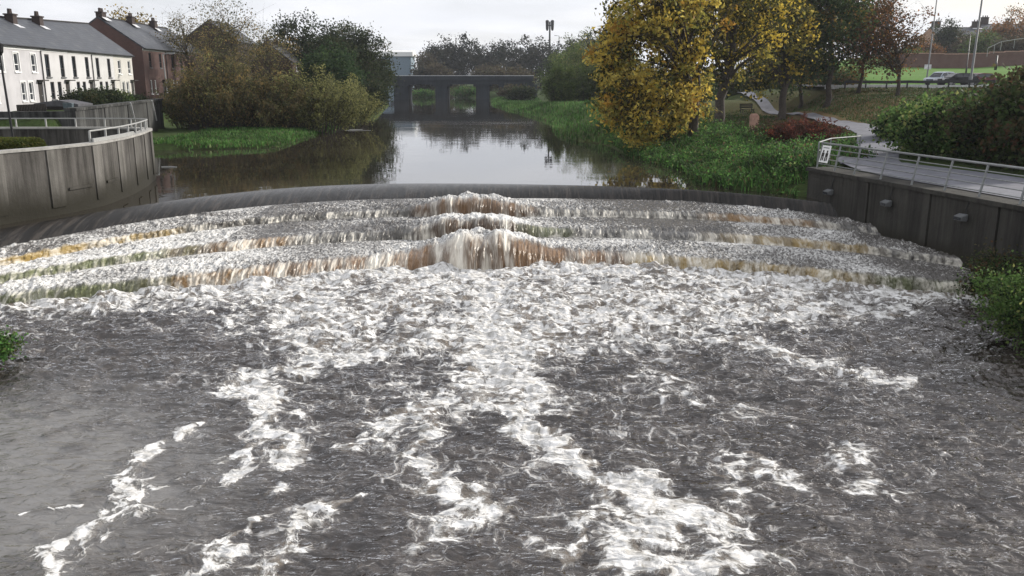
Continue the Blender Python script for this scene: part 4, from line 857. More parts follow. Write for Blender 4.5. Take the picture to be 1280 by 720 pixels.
def car(label, loc, rz, paint, kind='suv', group=None):
    root = thing('parked_car', label, 'car', loc, rz, group); pm = plain('car_paint', paint, .25, .3, var=.03); Lh = 2.15; w = .88
    hood = {'suv': 1.0, 'hatch': .92, 'estate': .95}[kind]; H = {'suv': 1.66, 'hatch': 1.46, 'estate': 1.5}[kind]
    body = [(-Lh, .38), (-Lh-.03, .62), (-Lh+.06, hood-.10), (-Lh+.95, hood), (Lh-.25, hood+.02), (Lh, hood-.15), (Lh+.02, .5), (Lh-.1, .32), (Lh-.35, .30)]
    def arch(c): return [(c+.36*math.cos(a), .32+.36*math.sin(a)) for a in np.linspace(0, math.pi, 7)]
    prof = body[:8] + [(Lh-.35, .26)] + arch(1.33) + arch(-1.33) + [(-Lh+.15, .26)]
    m = MB(); m.prism(prof, 1, -w, w); m.build('body', pm, root, bevel=.04)
    cab = [(-1.25, hood-.02), (-.55, H-.05), (.1, H), (Lh-.75, H-.04), (Lh-.25, hood)]
    def taper(mb, poly, y0, y1, top):
        n = len(poly); b = len(mb.v)
        for s in (-1, 1):
            for (x, z) in poly: k = (z-hood)/(H-hood); mb.v.append((x, s*(y0+(y1-y0)*max(0, k)), z))
        mb.f.append(tuple(b+i for i in reversed(range(n)))); mb.f.append(tuple(b+n+i for i in range(n)))
        for i in range(n): mb.f.append((b+i, b+(i+1) % n, b+n+(i+1) % n, b+n+i))
    m = MB(); taper(m, cab, w-.04, w-.2, H); m.build('cabin', pm, root, bevel=.03)
    m = MB(); ws = [(-1.13, hood+.06), (-.60, H-.13), (.08, H-.09), (.08, hood+.06)]; taper(m, ws, w-.035, w-.185, H)
    m2 = [(.18, hood+.06), (.18, H-.09), (Lh-.85, H-.12), (Lh-.48, hood+.06)]; taper(m, m2, w-.035, w-.185, H); m.build('side_window', M['glass'], root)
    m = MB(); m.quad((-1.25, -.72, hood+.06), (-.66, -.6, H-.12), (-.66, .6, H-.12), (-1.25, .72, hood+.06)); m.quad((-1.27, -.72, hood+.05), (-.68, -.6, H-.13), (-.68, .6, H-.13), (-1.27, .72, hood+.05)); m.build('windscreen', M['glass'], root)
    m = MB(); m.bar((Lh-.27, 0, hood+.10), (Lh-.70, 0, H-.12), 1.2, .03); m.build('rear_window', M['glass'], root)
    for cx in (-1.33, 1.33):
        for s in (-1, 1):
            wh = MB().tube([(cx, s*(w-.20), .32), (cx, s*(w-.015), .32)], .32, 18).build('wheel', M['tyre'], root, smooth=False)
            MB().tube([(cx, s*(w-.013), .32), (cx, s*(w+.004), .32)], .20, 14).build('rim', M['galv'], wh)
    for s in (-.62, .62):
        MB().box(-Lh-.045, -Lh+.1, s-.17, s+.17, .64, .80).build('headlight', M['lamp_glass'], root, bevel=.02)
        MB().box(Lh-.08, Lh+.03, s-.14, s+.14, .66, .86).build('tail_light', plain('tail_light', (.25, .01, .01), .3), root, bevel=.02)
    MB().box(-Lh-.05, -Lh-.035, -.26, .26, .44, .55).build('number_plate', M['white_paint'], root)
    MB().box(-Lh-.042, -Lh-.02, -.45, .45, .62, .76).build('grille', M['black_metal'], root)
    for s in (-1, 1): MB().box(-1.05, -.88, s*(w+.02)-.08, s*(w+.02)+.08, hood+.02, hood+.16).build('door_mirror', pm, root, bevel=.02)
    return root
def carat(px, py, Y): x, y, z = PD(px, py, Y); return (x, y, max(roadz(x)+.01, z if abs(Y-106) > 6 else 0))
car('silver white people carrier parked beyond the guard rail', carat(1176, 101, 108.5), R_(30), (.50, .55, .62), 'suv', 'cars beyond the guard rail')
car('black car parked nearest the guard rail', carat(1196, 106, 102.5), R_(8), (.010, .011, .013), 'hatch', 'cars beyond the guard rail')
car('dark red car half hidden behind bushes at the guard rail', carat(1222, 104, 104.2), R_(20), (.10, .018, .02), 'hatch', 'cars beyond the guard rail')
car('dark blue car behind the silver people carrier', carat(1207, 99, 110), R_(24), (.03, .04, .075), 'hatch', 'cars beyond the guard rail')
# ------------------------------------------------------------------ hill wall, houses, poles
def pline(pxs, pys, Y): return [PD(a, b, Y) for a, b in zip(pxs, pys)]
hwall = thing('boundary_wall', 'long red brick boundary wall at the top of the green slope', 'wall', (95, 176, 8))
o_ = Vector(hwall.location); m = MB()
xs = np.arange(76, 150, 3.0)
for i in range(len(xs)-1):
    z0, z1 = tz(xs[i], 176), tz(xs[i+1], 177); m.box(xs[i]-o_.x, xs[i+1]-o_.x, 0, .35, z0-1-o_.z, max(z0, z1)+2.6-o_.z)
m.build('brickwork', M['brick2'], hwall)
m = MB(); 
for i in range(len(xs)-1):
    z0, z1 = tz(xs[i], 176), tz(xs[i+1], 177); m.box(xs[i]-o_.x-.004, xs[i+1]-o_.x+.004, -.06, .41, max(z0, z1)+2.603-o_.z, max(z0, z1)+2.75-o_.z)
m.build('coping', M['stone'], hwall)
def house_block(name, label, loc, rz, w, d, eh, rh, wallm, roofm, wins, doors=(), chim=(), group=None, frame=None, pane=.0, gable_chim=None, ridge_tilt=0.0, cat='house', frames=True, pipes=(), over=.25):
    """local x along the front, front at y=0 facing -y. wins: (x, z, w, h, framed); doors: (x, w, h)"""
    root = thing(name, label, cat, loc, rz, group)
    holes = [(a-c/2, a+c/2, b-h/2, b+h/2) for a, b, c, h, _ in wins] + [(a-c/2, a+c/2, .05, h) for a, c, h in doors]
    X_ = sorted({0, w, *[q for h in holes for q in h[:2]]}); Z_ = sorted({-1.0, eh, *[q for h in holes for q in h[2:]]})
    m = MB()
    for i in range(len(X_)-1):
        for j in range(len(Z_)-1):
            cx, cz = (X_[i]+X_[i+1])/2, (Z_[j]+Z_[j+1])/2
            if any(h[0] < cx < h[1] and h[2] < cz < h[3] for h in holes): continue
            m.quad((X_[i], 0, Z_[j]), (X_[i+1], 0, Z_[j]), (X_[i+1], 0, Z_[j+1]), (X_[i], 0, Z_[j+1]))
    for x0, x1, z0, z1 in holes:
        for a, b in (((x0, z0), (x1, z0)), ((x1, z0), (x1, z1)), ((x1, z1), (x0, z1)), ((x0, z1), (x0, z0))):
            m.quad((a[0], 0, a[1]), (b[0], 0, b[1]), (b[0], .16, b[1]), (a[0], .16, a[1]))
    r0, r1 = rh, rh+ridge_tilt
    m.quad((w, d, -1), (0, d, -1), (0, d, eh), (w, d, eh))
    m.quad((0, d, -1), (0, 0, -1), (0, 0, eh), (0, d/2, r0), (0, d, eh)); m.quad((w, 0, -1), (w, d, -1), (w, d, eh), (w, d/2, r1), (w, 0, eh))
    m.build('wall', wallm, root, fix=False)
    m = MB(); th = .16; ov = over
    sl = (rh-eh)/(d/2)
    for sgn in (0, 1):
        def yz(t): y = -ov + t*(d/2+ov); return (y if not sgn else d-y)
        a = [(0, yz(0), eh-sl*ov+.05), (w, yz(0), eh-sl*ov+.05), (w, yz(1), r1+.05), (0, yz(1), r0+.05)]
        b = [(x, y, z+th) for x, y, z in a]
        k = len(m.v); m.v += a+b; m.f += [tuple(k+i for i in q) for q in ((3,2,1,0),(4,5,6,7),(0,1,5,4),(1,2,6,5),(2,3,7,6),(3,0,4,7))]
    rf = m.build('roof', roofm, root)
    MB().bar((0, d/2, r0+th+.08), (w, d/2, r1+th+.08), .22, .12).build('ridge_tile', M['dark_wood'], rf)
    for (cx, cy, cw, top) in chim:
        zb = eh+(rh-eh)*(1-abs(cy-d/2)/(d/2))-.4
        ch = MB().box(cx-cw/2, cx+cw/2, cy-.35, cy+.35, zb, top-.12).box(cx-cw/2-.08, cx+cw/2+.08, cy-.43, cy+.43, top-.118, top).build('chimney', M['chimney'], rf)
        for q in (-.28, .05, .3)[:2 if cw < 1 else 3]:
            MB().tube([(cx+q*cw, cy, top+.002), (cx+q*cw, cy, top+.42)], [.15, .12], 10).build('chimney_pot', M['chimney'], ch)
        MB().quad((cx-cw/2-.2, cy-.36-.55, zb+.24-sl*.0), (cx+cw/2+.2, cy-.91, zb+.24), (cx+cw/2+.2, cy-.37, zb+.24+sl*.55), (cx-cw/2-.2, cy-.37, zb+.24+sl*.55)).build('flashing', M['lead'], ch, fix=False)
    MB().tube([(0.02, -ov-.05, eh-sl*ov+.12), (w-.02, -ov-.05, eh-sl*ov+.12)], .07, 8).build('gutter', M['black_metal'] if not frame else M['dark_wood'], root)
    MB().box(0.02, w-.02, -.05, -.002, eh-.26, eh-.06).build('fascia', M['white_paint'], root)
    for a, b, c, h, fr in wins:
        f = MB(); e = .09
        mt = M['white_paint'] if fr else M['dark_wood']
        for q in ((a-c/2+.002, a-c/2+e, b-h/2+.002, b+h/2-.002), (a+c/2-e, a+c/2-.002, b-h/2+.002, b+h/2-.002), (a-c/2+e+.001, a+c/2-e-.001, b-h/2+.002, b-h/2+e), (a-c/2+e+.001, a+c/2-e-.001, b+h/2-e, b+h/2-.002), (a-c/2+e+.001, a+c/2-e-.001, b-h*.12-.03, b-h*.12+.03)):
            f.box(q[0], q[1], .06, .14, q[2], q[3])
        wo = f.build('window', mt, root)
        MB().quad((a-c/2, .12, b-h/2), (a+c/2, .12, b-h/2), (a+c/2, .12, b+h/2), (a-c/2, .12, b+h/2)).build('pane', M['glass'], wo, fix=False)
        MB().box(a-c/2-.1, a+c/2+.1, -.09, .05, b-h/2-.12, b-h/2-.003).build('sill', M['white_paint'] if fr else M['grey_metal'], wo)
        if fr == 2: MB().box(a-c/2-.12, a-c/2-.004, -.035, -.002, b-h/2, b+h/2+.1).box(a+c/2+.004, a+c/2+.12, -.035, -.002, b-h/2, b+h/2+.1).box(a-c/2-.003, a+c/2+.003, -.035, -.002, b+h/2+.004, b+h/2+.1).build('surround', M['white_paint'], wo)
    for a, c, h in doors:
        do = MB().box(a-c/2+.03, a+c/2-.03, .08, .13, .05, h-.03).build('door', M['dark_wood'], root)
        MB().tube([(a+c*.3, .075, 1.05), (a+c*.3, .03, 1.05)], .03, 8).build('handle', M['lead'], do)
        MB().box(a-c/2-.15, a+c/2+.15, -.5, -.002, h+.12, h+.22).build('porch_canopy', M['dark_wood'], root)
    for px_ in pipes: MB().tube([(px_, -.07, 0), (px_, -.07, eh-.2)], .05, 8).build('drainpipe', M['black_metal'], root)
    return root
# hill houses on the right skyline
x, y, _ = PD(1170, 70, 232); zb = tz(x, y)
house_block('hill_house', 'slate roofed stone house on the hill with two tall chimney stacks', (x, 232, zb), R_(4), 14.5, 9, zat(45, 232)-zb, zat(34, 232)-zb, M['stone'], M['slate'], [(3, zat(52, 232)-zb, 1, 1.5, 1), (7, zat(52, 232)-zb, 1, 1.5, 1), (11, zat(52, 232)-zb, 1, 1.5, 1)], chim=((1.6, 4.5, 2.2, zat(25, 232)-zb), (12.6, 4.5, 2.2, zat(25, 232)-zb)))
x, y, _ = PD(1222, 60, 238); zb = tz(x, y)
house_block('hill_house', 'sandstone house on the hill with one broad pale chimney', (x, 238, zb), R_(-3), 16, 9, zat(38, 238)-zb, zat(30, 238)-zb, M['stone'], M['slate'], [(4, zat(45, 238)-zb, 1, 1.5, 1), (9, zat(45, 238)-zb, 1, 1.5, 1)], chim=((3, 4.5, 1.9, zat(20, 238)-zb),))
def pole(name, label, px, pyb, Y, pyt, r0, r1, mat, head=None, lean=0, group=None, cat='street lamp'):
    x, y, zb = PD(px, pyb, Y); zb = min(zb, tz(x, y)+.05) if Y < 95 or x < 20 else tz(x, y)-.05
    zt = zat(pyt, Y); root = thing(name, label, cat, (x, y, zb), 0, group); H = zt-zb
    MB().tube([(0, 0, -.2), (0, 0, 1.2), (lean*.15, 0, 1.25), (lean, 0, H)], [r0*1.5, r0*1.5, r0, r1], 10).build('pole', mat, root, smooth=True)
    return root, H
def lamp_head(root, p, d, L_=.8, mat=None):
    arm = MB().tube([p, (p[0]+d[0]*.6, p[1]+d[1]*.6, p[2]+.12)], .05, 8).build('arm', mat or M['grey_metal'], root)
    e = (p[0]+d[0]*.6, p[1]+d[1]*.6, p[2]+.12)
    hd = MB().bar(e, (e[0]+d[0]*L_, e[1]+d[1]*L_, e[2]+.04), .26, .13).build('lamp_head', mat or M['grey_metal'], root, bevel=.03)
    MB().bar((e[0]+d[0]*.1, e[1]+d[1]*.1, e[2]-.075), (e[0]+d[0]*L_*.9, e[1]+d[1]*L_*.9, e[2]-.04), .2, .03).build('lens', M['lamp_glass'], hd)
r, H = pole('street_lamp', 'tall grey street pole rising through the frame top beside the parked cars', 1213, 100, 100.5, -45, .13, .08, M['grey_metal'], lean=.3); lamp_head(r, (.3, 0, H), (0, 1))
r, H = pole('street_lamp', 'thinner tall street pole left of the silver car', 1158, 99, 117, -40, .10, .06, M['grey_metal'], lean=.3); lamp_head(r, (.3, 0, H), (0, -1))
MB().box(-.45, .45, -.06, -.02, 2.3, 2.9).build('sign_plate', M['lead'], r)
r, H = pole('footway_lamp', 'short dark lamp post on the slope behind the cars', 1208, 87, 140, 44, .08, .06, M['black_metal']); lamp_head(r, (0, 0, H), (-1, 0), .5, M['black_metal'])
r, H = pole('bollard_post', 'short dark post on the green slope right of the cars', 1244, 89, 145, 70, .14, .14, M['black_metal'], cat='post')
MB().tube([(0, 0, H), (0, 0, H+.15)], [.14, .03], 10).build('cap', M['black_metal'], r)
hr = thing('hill_railing', 'pale handrail climbing the slope by the brick wall', 'railing', PD(1235, 62, 172)); o_ = Vector(hr.location)
q = [Vector(PD(a, b, 172))-o_ for a, b in ((1235, 60), (1252, 52), (1285, 47))]
MB().tube(q, .06, 6).build('rail', M['rail_white'], hr)
for v in (q[0], (q[0]+q[1])/2, q[1], (q[1]+q[2])/2, q[2]): MB().bar(v, v-Vector((0, 0, 1.6)), .07).build('post', M['rail_white'], hr)
# high mast beyond the bridge
x, y, _ = PD(686.5, 110, 330); zt = zat(27, 330)
r = thing('lighting_mast', 'tall lighting mast with twin lamp heads above the far trees', 'mast', (x, y, tz(x, y)))
H = zt-tz(x, y)
MB().tube([(0, 0, -.3), (0, 0, H*.5), (0, 0, H)], [.5, .38, .28], 10).build('pole', M['black_metal'], r)
for s in (-1, 1):
    MB().tube([(s*.05, 0, H-1.6), (s*.9, 0, H-.9), (s*.95, 0, H-.1)], .16, 8).build('arm', M['black_metal'], r)
    MB().tube([(s*.95, 0, H-3.2), (s*.95, 0, H-2.6), (s*.95, 0, H+.3), (s*.95, 0, H+.55)], [.25, .5, .62, .3], 10).build('lamp_head', M['black_metal'], r)
x, y, _ = PD(698, 110, 300); r = thing('street_lamp', 'thin far lamp post right of the tall mast', 'street lamp', (x, y, tz(x, y))); H = zat(45, 300)-tz(x, y)
MB().tube([(0, 0, -.3), (0, 0, H)], [.16, .09], 8).build('pole', M['grey_metal'], r); lamp_head(r, (0, 0, H), (-1, 0), 1.0)
# ------------------------------------------------------------------ bridge
BY = 240
bl_ = PD(480, 100, BY)[0]-26; br_ = PD(630, 100, BY)[0]; zt, zbm = zat(94.5, BY), zat(105.5, BY)
br = thing('road_bridge', 'low grey concrete road bridge crossing the river in the distance', 'bridge', ((bl_+br_)/2, BY, ZU)); o_ = Vector(br.location)
def bb(mb, x0, x1, y0, y1, z0, z1): return mb.box(x0-o_.x, x1-o_.x, y0, y1, z0-o_.z, z1-o_.z)
bb(MB(), bl_, br_+8, 0, 11, zbm, zt-1.05).build('deck', M['bridge'], br)
bb(MB(), bl_-.05, br_+8.05, -.35, -.004, zt-1.25, zt-.9).build('edge_beam', M['bridge'], br)
for y0 in (-.2, 10.9): bb(MB(), bl_, br_+8, y0, y0+.3, zt-1.048, zt-.08).build('parapet', M['bridge'], br)
for y0 in (-.27, 10.83): bb(MB(), bl_-.02, br_+8.02, y0, y0+.44, zt-.078, zt+.03).build('coping', M['lead'], br)
for a, b in ((491, 511), (543, 560), (594, 612)):
    x0, x1 = PD(a, 120, BY)[0], PD(b, 120, BY)[0]
    p = bb(MB(), x0+.2, x1-.2, .6, 10, -1, zbm-.5).build('pier', M['bridge'], br)
    bb(MB(), x0-.5, x1+.5, .3, 10.4, zbm-.498, zbm-.003).build('cap_beam', M['bridge'], p)
bb(MB(), br_-1.5, br_+9, .2, 10.8, -1, zbm-.004).build('abutment', M['bridge'], br)
# far white building
x, y, _ = PD(476, 90, 350); zb = tz(x, y); z1 = zat(62, 350); z2 = zat(70.5, 350); w_ = PD(514, 90, 350)[0]-x
fb = thing('warehouse', 'white roofed industrial building with blue walls beyond the bridge', 'building', (x, 350, zb))
MB().box(0, w_, 0, 14, -1, z2-zb).build('wall', plain('blue_cladding', (.16, .22, .27), .6), fb)
m = MB(); m.prism([(-.6, z2-zb+.01), (14.6, z2-zb+.01), (14.6, z2-zb+.6), (7, z1-zb), (-.6, z1-zb-.9)], 0, -.8, w_+.8); m.build('roof', M['white_paint'], fb)
m = MB(); [m.box(.8+k*2.6, 2.6+k*2.6, -.06, -.003, 4.5, 6.5) for k in range(4)]; m.build('window_band', M['glass'], fb)
# ------------------------------------------------------------------ left quay with rounded end
qp = [(-70, 196), (0, 188.5), (60, 184), (120, 178), (158, 171), (178, 165.5), (187, 161.5)]
outer = [P(a, b, 4.2)[:2] for a, b in qp]
ex, ey = outer[-1]
outer += [(ex-.15, ey+.9), (ex-.8, ey+1.7), (ex-1.9, ey+2.2), (ex-3.4, ey+2.35), (ex-8, ey+2.3), (ex-16, ey+2.2)]
outer = np.array(outer)
# resample smoothly
sg_ = np.concatenate([[0], np.cumsum(np.hypot(*np.diff(outer, axis=0).T))]); ss_ = np.linspace(0, sg_[-1], 150)
ox = np.interp(ss_, sg_, outer[:, 0]); oy = np.interp(ss_, sg_, outer[:, 1])
for _ in range(3): ox[2:-2] = np.convolve(ox, np.ones(5)/5, 'valid'); oy[2:-2] = np.convolve(oy, np.ones(5)/5, 'valid')
tx, ty = np.gradient(ox), np.gradient(oy); tl_ = np.hypot(tx, ty); inx, iny = -ty/tl_, tx/tl_      # points left of travel = inside
qroot = thing('quay_wall', 'curved stained concrete quay wall with rounded end on the left', 'wall', (float(ox[60]), float(oy[60]), 0)); qo = np.array(qroot.location)
def ribbon(name, i0, i1, o0, o1, z0, z1, mat, parent=qroot, bat=0.0, org=None):
    org = qo if org is None else org
    k = np.arange(i0, i1); a = np.stack([ox[k]+inx[k]*o0, oy[k]+iny[k]*o0], 1); b = np.stack([ox[k]+inx[k]*o1, oy[k]+iny[k]*o1], 1)
    ab = a - np.stack([inx[k], iny[k]], 1)*bat
    n = len(k); V = np.concatenate([np.c_[ab, np.full(n, z0)], np.c_[a, np.full(n, z1)], np.c_[b, np.full(n, z1)], np.c_[b, np.full(n, z0)]]) - org
    Q = []
    for r in range(4):
        for i in range(n-1): Q.append((r*n+i, r*n+i+1, ((r+1) % 4)*n+i+1, ((r+1) % 4)*n+i))
    Q.append((0, n, 2*n, 3*n)); Q.append((n-1, 2*n-1, 3*n-1, 4*n-1))
    return link(name, npmesh(name, V, np.array(Q)), mat, parent)
ribbon('parapet', 0, 150, 0, .35, -1.0, 4.1, M['quay'])
ribbon('coping', 0, 150, -.05, .40, 4.102, 4.2, M['coping'])
for i in (8, 19, 30, 41, 52, 63, 73): ribbon('pilaster', i, i+4, -.045, -.003, 1.86, 4.08, M['quay_pale'])
for a in (23, 34): ribbon('ledge', a+.0 if False else a, a+7, -.06, -.003, 2.45, 2.55, M['quay'])
# handrail round the end
hr = thing('quay_handrail', 'pale curved handrail on the rounded quay end at the left', 'railing', (float(ox[80]), float(oy[80]), 4.2)); ho_ = np.array(hr.location)
i0 = int(np.argmin(np.hypot(ox-P(120, 178, 4.2)[0], oy-P(120, 178, 4.2)[1])))
k = np.arange(i0, 150, 1)
for nm, z in (('top_rail', 4.66),):
    MB().tube([Vector((ox[i]+inx[i]*.17, oy[i]+iny[i]*.17, z))-Vector(ho_) for i in k],   .035, 6).build(nm, M['rail_white'], hr)
for i in range(i0, 150, 7): MB().bar(Vector((ox[i]+inx[i]*.17, oy[i]+iny[i]*.17, 4.202))-Vector(ho_), Vector((ox[i]+inx[i]*.17, oy[i]+iny[i]*.17, 4.66))-Vector(ho_), .07).build('post', M['rail_white'], hr)
ribbon('rail_skirt', i0, i0+24, .02, .10, 4.203, 4.36, M['rail_white'], hr, org=ho_)
# clipped mossy hedge and lamp post on the quay
hx0, hx1 = PD(-30, 180, 33.5)[0], PD(51, 180, 35)[0]
hd = thing('box_hedge', 'low clipped mossy hedge on the quay at the left frame edge', 'hedge', ((hx0+hx1)/2, 34.6, 3.2))
rng = np.random.default_rng(77); n = 34000; u = np.clip(rng.uniform(-1.12, 1.12, n), -1, 1) + rng.normal(size=n)*.012; a = rng.uniform(0, math.pi, n)
hp = np.stack([u*(hx1-hx0)/2, .95*np.cos(a)*np.where(np.abs(u) > .97, rng.uniform(0, 1, n), rng.uniform(.85, 1.02, n)), .35+.92*np.sin(a)**.45*np.where(np.abs(u) > .97, rng.uniform(0, 1, n), rng.uniform(.9, 1.02, n))], 1)
V, C = leafquads(hp, .09, pick(rng, n, [((.10, .12, .03), 3), ((.07, .09, .025), 2), ((.14, .12, .04), 1)])*np.random.default_rng(3).uniform(.7, 1.2, n)[:, None], rng, .8)
leafobj('foliage', V, C, M['leaf'], hd); MB().prism([(-.75, 0), (.75, 0), (.8, .9), (.55, 1.15), (-.55, 1.15), (-.8, .9)], 0, -(hx1-hx0)/2+.05, (hx1-hx0)/2-.05).build('branches', plain('hedge_core', (.03, .035, .015), .95, sc=8, bump=.05), hd)
x, y, z = PD(16, 170, 40); lp = thing('street_lamp', 'slim black lamp post on the quay at the left frame edge', 'street lamp', (x, y, 3.2)); H = zat(68, 40)-3.2
MB().tube([(0, 0, -.1), (0, 0, .9), (0, 0, .95), (-.1, 0, H)], [.085, .085, .055, .045], 10).build('pole', M['black_metal'], lp)
MB().tube([(-.1, 0, H-.05), (-.1, 0, H+.1), (-.1, 0, H+.45), (-.1, 0, H+.55)], [.07, .16, .2, .05], 10).build('lamp_head', M['black_metal'], lp)
# second promenade railing
q0, q1 = PD(-40, 151, 58), PD(111, 148.5, 60)
pr = thing('promenade_railing', 'pale two bar railing along the promenade in front of the white houses', 'railing', (q0[0], q0[1], 3.9)); o_ = Vector(pr.location)
a = Vector((q0[0], q0[1], 0)); b = Vector((q1[0], q1[1], 0)); zr = zat(145.5, 59)
for nm, z in (('top_rail', zr), ('middle_rail', zr-.32)): MB().tube([a+Vector((0, 0, z))-o_, b+Vector((0, 0, z))-o_], .035, 6).build(nm, M['rail_white'], pr)
for f in np.linspace(0, 1, 7): v = a.lerp(b, f); MB().bar(v+Vector((0, 0, zr-1.0))-o_, v+Vector((0, 0, zr+.03))-o_, .08).build('post', M['rail_white'], pr)
pw = thing('promenade_wall', 'dark concrete wall below the promenade railing', 'wall', ((a.x+b.x)/2-8, 59.5, 1)); o_ = Vector(pw.location)
MB().box(-22, b.x-o_.x+.3, .2, .6, -1.5, zr-1.15-1).build('panel', M['ret'], pw)
# grey retaining wall below the houses
x0, y0 = -28.0, 56.5; x1, y1 = -34.0, 86.0; L_ = math.hypot(x1-x0, y1-y0); zt = 4.95
rw = thing('retaining_wall', 'tall grey concrete retaining wall at the river below the houses', 'wall', (x0, y0, 0), math.atan2(y1-y0, x1-x0))
e = list(np.linspace(0, L_, 9))
for i in range(8): MB().box(e[i]+.02, e[i+1]-.02, (i % 2)*.06, .6, -.5, zt-.18).build('panel', M['ret'], rw)
MB().box(-.02, L_+.06, -.08, .66, zt-.178, zt).build('coping', M['ret'], rw)
MB().box(L_-.6, L_-.01, .602, 14, -.5, zt-.2).build('end_return', M['ret'], rw)
MB().box(.02, .6, .602, 14, -.5, zt-.2).build('end_return', M['ret'], rw)
for s_ in (e[4]+.3, e[6]+1.6): MB().bar((s_, -.14, zt-.05), (s_+1.3, -.14, zt-1.9), .10, .06).build('drain_pipe', M['lead'], rw)
# ------------------------------------------------------------------ white terrace
A = np.array(PD(8, 139, 68)[:2]); B = np.array(PD(168, 125.5, 100)[:2]); dv = B-A; TL = float(np.hypot(*dv)); ang = math.atan2(dv[1], dv[0]); dv /= TL
gz = 4.35; eh = zat(69.8, 100)-gz; hwid = TL/5
fracs = [0, .262, .467, .655, .828, 1.0]
def s_at(px):      # distance along the facade of the photo column px
    k = (px-CX)/F; 
    # point A+dv*s seen on column px : X/Yc = k, Yc the camera depth (height about 6 m)
    lo, hi = -30.0, 60.0
    for _ in range(50):
        mid = (lo+hi)/2; X_ = A[0]+dv[0]*mid; Y_ = A[1]+dv[1]*mid; dpt = Y_*math.cos(PITCH) - (6-CAMZ)*math.sin(PITCH)
        if X_/dpt < k: lo = mid
        else: hi = mid
    return (lo+hi)/2
e_px = [-70, 57, 89, 119, 145, 168]
labels = ['nearest white terraced house cut by the left frame edge', 'second white terraced house with tall dark windows', 'middle white terraced house of the row with tall dark windows', 'fourth white terraced house behind the dark hedge', 'last white terraced house against the brick gable']
spec = {0: dict(up=[(2.6, 1), (6.2, 2)]), }
ups = [[25, 46], [63, 81], [96, 112], [125, 139], [152, 164]]
lows = [[29.5, 39], [66, 75], [98.5, 106], [127, 134], [155, 160]]
drs = [[51], [85], [115], [142], [166]]
chs = [[(52.5, 18)], [(64.5, 20)], [(95, 23)], [], []]
wht = [M['white_wall'], plain('white_render', (.52, .51, .51), .85, var=.06, sc=.7), plain('white_render', (.54, .53, .53), .85, var=.06, sc=.9), plain('white_render', (.50, .495, .49), .85, var=.06, sc=.8), plain('cream_render', (.50, .485, .45), .85, var=.06, sc=.8)]
for i in range(5):
    s0, s1 = s_at(e_px[i]), s_at(e_px[i+1]); w_ = s1-s0-.02
    wins = []
    for q in ups[i]: wins.append((s_at(q)-s0, eh-1.25 if i in (0, 4) else eh-1.42, .95, 1.45 if i in (0, 4) else 1.9, 2 if i == 0 else (1 if i == 4 else 0)))
    for q in lows[i]: wins.append((s_at(q)-s0, 1.45, .85, 1.5, 2 if i == 0 else (1 if i == 4 else 0)))
    if i == 0: wins += [(s_at(5)-s0, eh-1.25, .95, 1.45, 2), (s_at(-6)-s0, 1.45, .85, 1.5, 2)]
    drr = [(min(max(s_at(q)-s0, .6), w_-.6), 1.0, 2.15) for q in drs[i]]
    ch = []
    loc = A+dv*s0
    rid0 = 4.75+CAMZ-gz + (s0/TL)*1.1; rid1 = 4.75+CAMZ-gz + (s1/TL)*1.1
    for (q, tp) in chs[i]:
        cs = s_at(q)-s0
        ch.append((min(max(cs+2.4, .6), w_-.6), 3.6, .85, rid0+.62))
    h = house_block('terraced_house', labels[i], (loc[0], loc[1], gz), ang, w_, 8.6, eh, rid0, wht[i], M['slate'], wins, drr, ch, 'white terraced houses on the left bank', ridge_tilt=rid1-rid0, pipes=(w_-.25,) if i in (0, 2) else ())
    if i in (0, 1):
        rf = [c for c in h.children if c.name.startswith('roof')][0]
        ae = MB().tube([(w_*.55, 4.3, rid0), (w_*.55, 4.3, rid0+1.3)], .03, 6).bar((w_*.55-.7, 4.3, rid0+1.3), (w_*.55+.2, 4.3, rid0+1.25), .04)
        for q in range(4): ae.bar((w_*.55-.65+q*.2, 4.05, rid0+1.3), (w_*.55-.65+q*.2, 4.55, rid0+1.3), .025)
        ae.build('aerial', M['grey_metal'], rf)
# ------------------------------------------------------------------ brick terrace beyond
A2 = np.array(PD(184, 125, 104)[:2]); B2 = np.array(PD(246, 122, 124)[:2]); d2 = B2-A2; T2 = float(np.hypot(*d2)); ang2 = math.atan2(d2[1], d2[0]); d2 /= T2; gz2 = 4.4
eh2 = zat(60, 104)-gz2; rh2 = eh2+3.3
lab2 = ['nearest red brick house showing its gable beside the white row', 'second red brick house with twin pot chimney', 'third red brick house half hidden by willows']
for i in range(3):
    s0, s1 = T2*i/2.4, T2*(i+1)/2.4; loc = A2+d2*s0; w_ = s1-s0-.02
    wins = [(w_*.28, eh2-1.3, .8, 1.7, 0), (w_*.72, eh2-1.3, .8, 1.7, 0), (w_*.25, 1.5, .6, 1.6, 1), (w_*.42, 1.5, .6, 1.6, 1)]
    ch = [(.9, 4.6, 1.3, rh2+.75)] if i == 0 else [(.8, 4.2, 1.0, rh2+.8)]
    house_block('brick_house', lab2[i], (loc[0], loc[1], gz2), ang2, w_, 9.4, eh2, rh2, M['brick'], M['slate'], wins, [(w_*.8, 1, 2.1)], ch, 'red brick houses on the left bank', pipes=(w_-.3,))
x, y, _ = PD(316, 105, 122); z = 4.3
house_block('brick_house', 'small brick gable house among the trees near the river bend', (PD(366, 105, 122)[0], 122, z), R_(91), 12, PD(366, 105, 122)[0]-x, zat(78, 122)-z, zat(58, 122)-z, M['brick'], M['slate'], [(3, 4.3, .9, 1.4, 1), (8, 4.3, .9, 1.4, 1), (3, 1.5, .9, 1.4, 1), (8, 1.5, .9, 1.4, 1)], [(5.5, 1, 2.1)], [(1.5, 3.5, 1.0, zat(50, 122)-z), (6, 3.5, 1.0, zat(50, 122)-z)])
x, y, _ = PD(228, 60, 134); z = 4.3; x1 = PD(297, 60, 134)[0]
